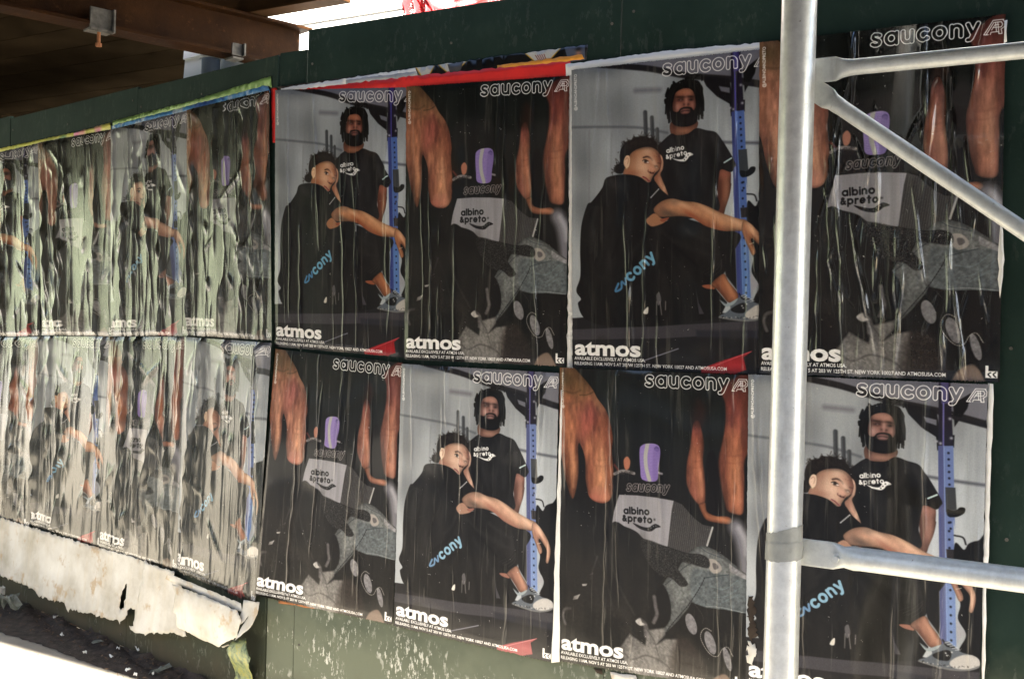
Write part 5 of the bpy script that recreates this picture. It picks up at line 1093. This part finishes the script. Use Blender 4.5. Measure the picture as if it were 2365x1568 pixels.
# ================================================================ litter along the foot of the hoarding
def dirt_shade_strip():
    rng = np.random.default_rng(3); n = 260; v = []; rows = 14
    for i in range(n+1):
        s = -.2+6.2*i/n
        wdt = max(.05, .105+.100*s+.006*math.sin(s*9)+rng.normal(0, .004))  # dirt reaches out to the shadow edge, darkening the shaded concrete as well
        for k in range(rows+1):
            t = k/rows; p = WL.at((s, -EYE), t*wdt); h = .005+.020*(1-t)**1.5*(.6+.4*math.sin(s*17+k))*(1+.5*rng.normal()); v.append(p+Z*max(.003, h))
    f = [(i*(rows+1)+k, (i+1)*(rows+1)+k, (i+1)*(rows+1)+k+1, i*(rows+1)+k+1) for i in range(n) for k in range(rows)]
    return tag(link('dirt', mesh(v, f, True), M['dirt']), 'dark dirt along the foot of the hoarding, cut to the edge of its shade', 'dirt', kind='stuff')
dirt_shade_strip()
def leaf_bits():
    rng = np.random.default_rng(9); mb = MB()
    for i in range(900):
        s = rng.uniform(0, 3.2); d = abs(rng.normal(.06, .08)); p = WL.at((s, -EYE), d+.01)+Z*rng.uniform(.012, .028)
        a = rng.uniform(0, 6.3); r = rng.uniform(.003, .011); e1 = np.array([math.cos(a), math.sin(a), rng.uniform(-.5, .5)]); e2 = np.array([-math.sin(a), math.cos(a), rng.uniform(-.5, .5)])
        mb.add([p-e1*r, p-e2*r*.4, p+e1*r, p+e2*r*.4], [(0, 1, 2, 3)])
    tag(mb.build('leaf_litter', M['leaf_litter']), 'crumbled leaf litter along the foot of the hoarding', 'litter', kind='stuff')
leaf_bits()
M['scrap'] = plain('dirty_scrap_paper', (.62, .63, .63), .6, .2, 30)
M['film'] = plain('crumpled_plastic_film', (.20, .22, .20), .15, .5, 20, bmp=.5)
def scrap(px, rx, ry, seed, label, mat='scrap', lift=.012, name='paper_scrap', cat='scrap', n=9):
    rng = np.random.default_rng(seed); c = on_ground(px[0], px[1], .02); v = [c+Z*lift]; ang = rng.uniform(0, 3)
    for ring in (.5, 1):
        for j in range(n):
            t = 2*math.pi*j/n; r = ring*rng.uniform(.65, 1.15); x, y = rx*r*math.cos(t), ry*r*math.sin(t)
            v.append(c+np.array([x*math.cos(ang)-y*math.sin(ang), x*math.sin(ang)+y*math.cos(ang), lift*rng.uniform(0, 1.4)]))
    f = [(0, 1+j, 1+(j+1) % n) for j in range(n)]+[(1+j, 1+n+j, 1+n+(j+1) % n, 1+(j+1) % n) for j in range(n)]
    o = link(name, mesh([p-c for p in v], f), M[mat]); o.location = c
    return tag(o, label, cat, 'litter on the pavement')
for i, (x, y, rx, ry, lb) in enumerate([(512,850, .018, .010, 'oval grey scrap lying alone on the dirt near the plastic film'), (700,1000, .011, .009, 'tiny white scrap between the oval scrap and the shade edge'), (915,1030, .013, .007, 'thin white sliver of paper below the large folded scrap'),
        (1145,962, .026, .015, 'largest white folded paper scrap on the dirt'), (975,965, .009, .007, 'small white crumb beside the largest scrap'), (1055,1140, .015, .014, 'crumpled white ball of paper near the sunlit pavement'), (1115,1178, .009, .006, 'white crumb next to the crumpled paper ball'),
        (1260,1180, .008, .005, 'flat grey crumb under the boards by the hanging strip'), (455,705, .014, .009, 'bluish scrap against the foot of the hoarding')]):
    scrap(Z8(x, y)[0], rx, ry, 40+i, lb)
scrap(Z8(810,900)[0], .03, .012, 60, 'dark glassy flake of plastic on the dirt', 'film', .006, 'plastic_flake', 'plastic')
scrap(Z8(1330,1130)[0], .07, .018, 61, 'long flattened dark plastic strip on the dirt', 'film', .010, 'plastic_flake', 'plastic')
scrap(Z8(70,640)[0], .075, .055, 62, 'crumpled plastic film lying against the hoarding foot', 'film', .06, 'plastic_film', 'plastic', 16)
scrap(Z8(10,545)[0], .03, .018, 63, 'pale paper folded over the crumpled plastic film', 'scrap', .06, 'paper_scrap', 'scrap')
tw = [on_ground(*p, .02) for p in Z8(500,722, 560,740, 640,768)]
tag(MB().tube(tw, [.004, .003, .002], 6).build('twig', M['leaf_litter']), 'dry pale twig lying beside the hoarding foot', 'twig')

# ================================================================ the street behind the camera (seen in the gloss of the posters)
def house_front(s0, s1, d, h, mat, label):
    b = empty('blocker_house', RP((s0+s1)/2, d, 0), label, 'house', 'unseen houses shaping the light across the street')
    MB().box(RP((s0+s1)/2, d+4, h/2), dR, nR, Z, (s1-s0)/2, 4, h/2).build('wall', mat, b)
    MB().box(RP((s0+s1)/2, d-.15, h), dR, nR, Z, (s1-s0)/2+.05, .3, .2).build('cornice', M['stone'], b)
    k = max(2, int((s1-s0)/2.4))
    for fl in range(int((h-1)/2.9)):
        for i in range(k):
            c = RP(s0+(i+.5)*(s1-s0)/k, d-.01, 1.7+fl*2.7); wn = MB().box(c, dR, nR, Z, .5, .03, .8).build('window', M['glass'], b)
            MB().box(c-Z*.86-nR*.05, dR, nR, Z, .6, .1, .06).build('sill', M['stone'], wn)
HOUSES = ((12.3, 19, 15.9, 'brick', 'unseen tall brick house with stone sills, height set to shade the pavement'), (19.1, 27, 16.3, 'stone', 'unseen tall pale stone house, height set to shade the pavement'), (27.1, 40, 15.8, 'brick', 'unseen broad brick house at the far corner, height set to shade the pavement'),
          (-8, 12.2, 9.0, 'brick', 'unseen low brick house facing the scaffold, added to darken the poster gloss'), (-20, -8.1, 8.6, 'brick', 'unseen low wide brick house, added to darken the poster gloss'))
for a, b, h, m, lb in HOUSES: house_front(a, b, 18, h, M[m], lb)  # unseen; heights and gaps limit sun on the pavement and sky in the gloss
eb = empty('reflected_building', RP(-38, 4, 0), 'unseen olive stone building added at the street end for the sage sheen on the crinkled posters', 'building')
MB().box(RP(-41, 4, 3.4), dR, nR, Z, 4, 22, 3.4).build('wall', M['sunstone'], eb)  # unseen sunlit facade, added as the bright reflection in the crinkled posters
MB().box(RP(-36.9, 4, 6.7), dR, nR, Z, .3, 22.1, .25).build('cornice', M['stone'], eb)
for fl in range(2):
    for k in range(12):
        c = RP(-36.99, -16+k*3.6, 1.9+fl*3.0); wn = MB().box(c, dR, nR, Z, .03, .55, .9).build('window', M['glass'], eb)
        MB().box(c-Z*.96+dR*.05, dR, nR, Z, .1, .65, .06).build('sill', M['stone'], wn)
def tree(p, h, r, seed, label):
    rng = np.random.default_rng(seed); t = empty('street_tree', p, label, 'tree', 'street trees along the kerb')
    mb = MB(); mb.tube([p, p+Z*h*.35+dR*.05, p+Z*h*.75+nR*.1], [.13, .10, .04], 10)
    for k in range(7):
        a = rng.uniform(0, 6.3); b0 = p+Z*h*rng.uniform(.3, .6); mb.tube([b0, b0+np.array([math.cos(a), math.sin(a), .8])*r*.4, b0+np.array([math.cos(a), math.sin(a), .9])*r*.75], [.05, .03, .012], 7)
    mb.build('trunk', M['bark'], t, True)
    n = 3500; c = p+Z*h*.68; P = rng.normal(0, 1, (n, 3)); P /= np.linalg.norm(P, axis=1)[:, None]; P *= (rng.random((n, 1))**.45)*np.array([r, r, h*.36])*(1+.25*np.sin(P[:, :1]*5+P[:, 2:]*4)); lf = MB()
    for q in P:
        e = rng.normal(0, 1, (2, 3)); e /= np.linalg.norm(e, axis=1)[:, None]; s = rng.uniform(.09, .17); x = c+q
        lf.add([x-e[0]*s, x-e[1]*s*.5, x+e[0]*s, x+e[1]*s*.5], [(0, 1, 2, 3)])
    lf.build('crown', M['leaf'], t)
for i, (s, dd, h, r) in enumerate(((-16, 13.6, 6.0, 1.9), (-24, 13.6, 6.6, 2.2), (-31, 13.6, 6.2, 2.2))):
    tree(RP(s, dd, 0), h, r, 70+i, ('first street tree on the far kerb', 'second street tree on the far kerb', 'third street tree on the far kerb')[i])
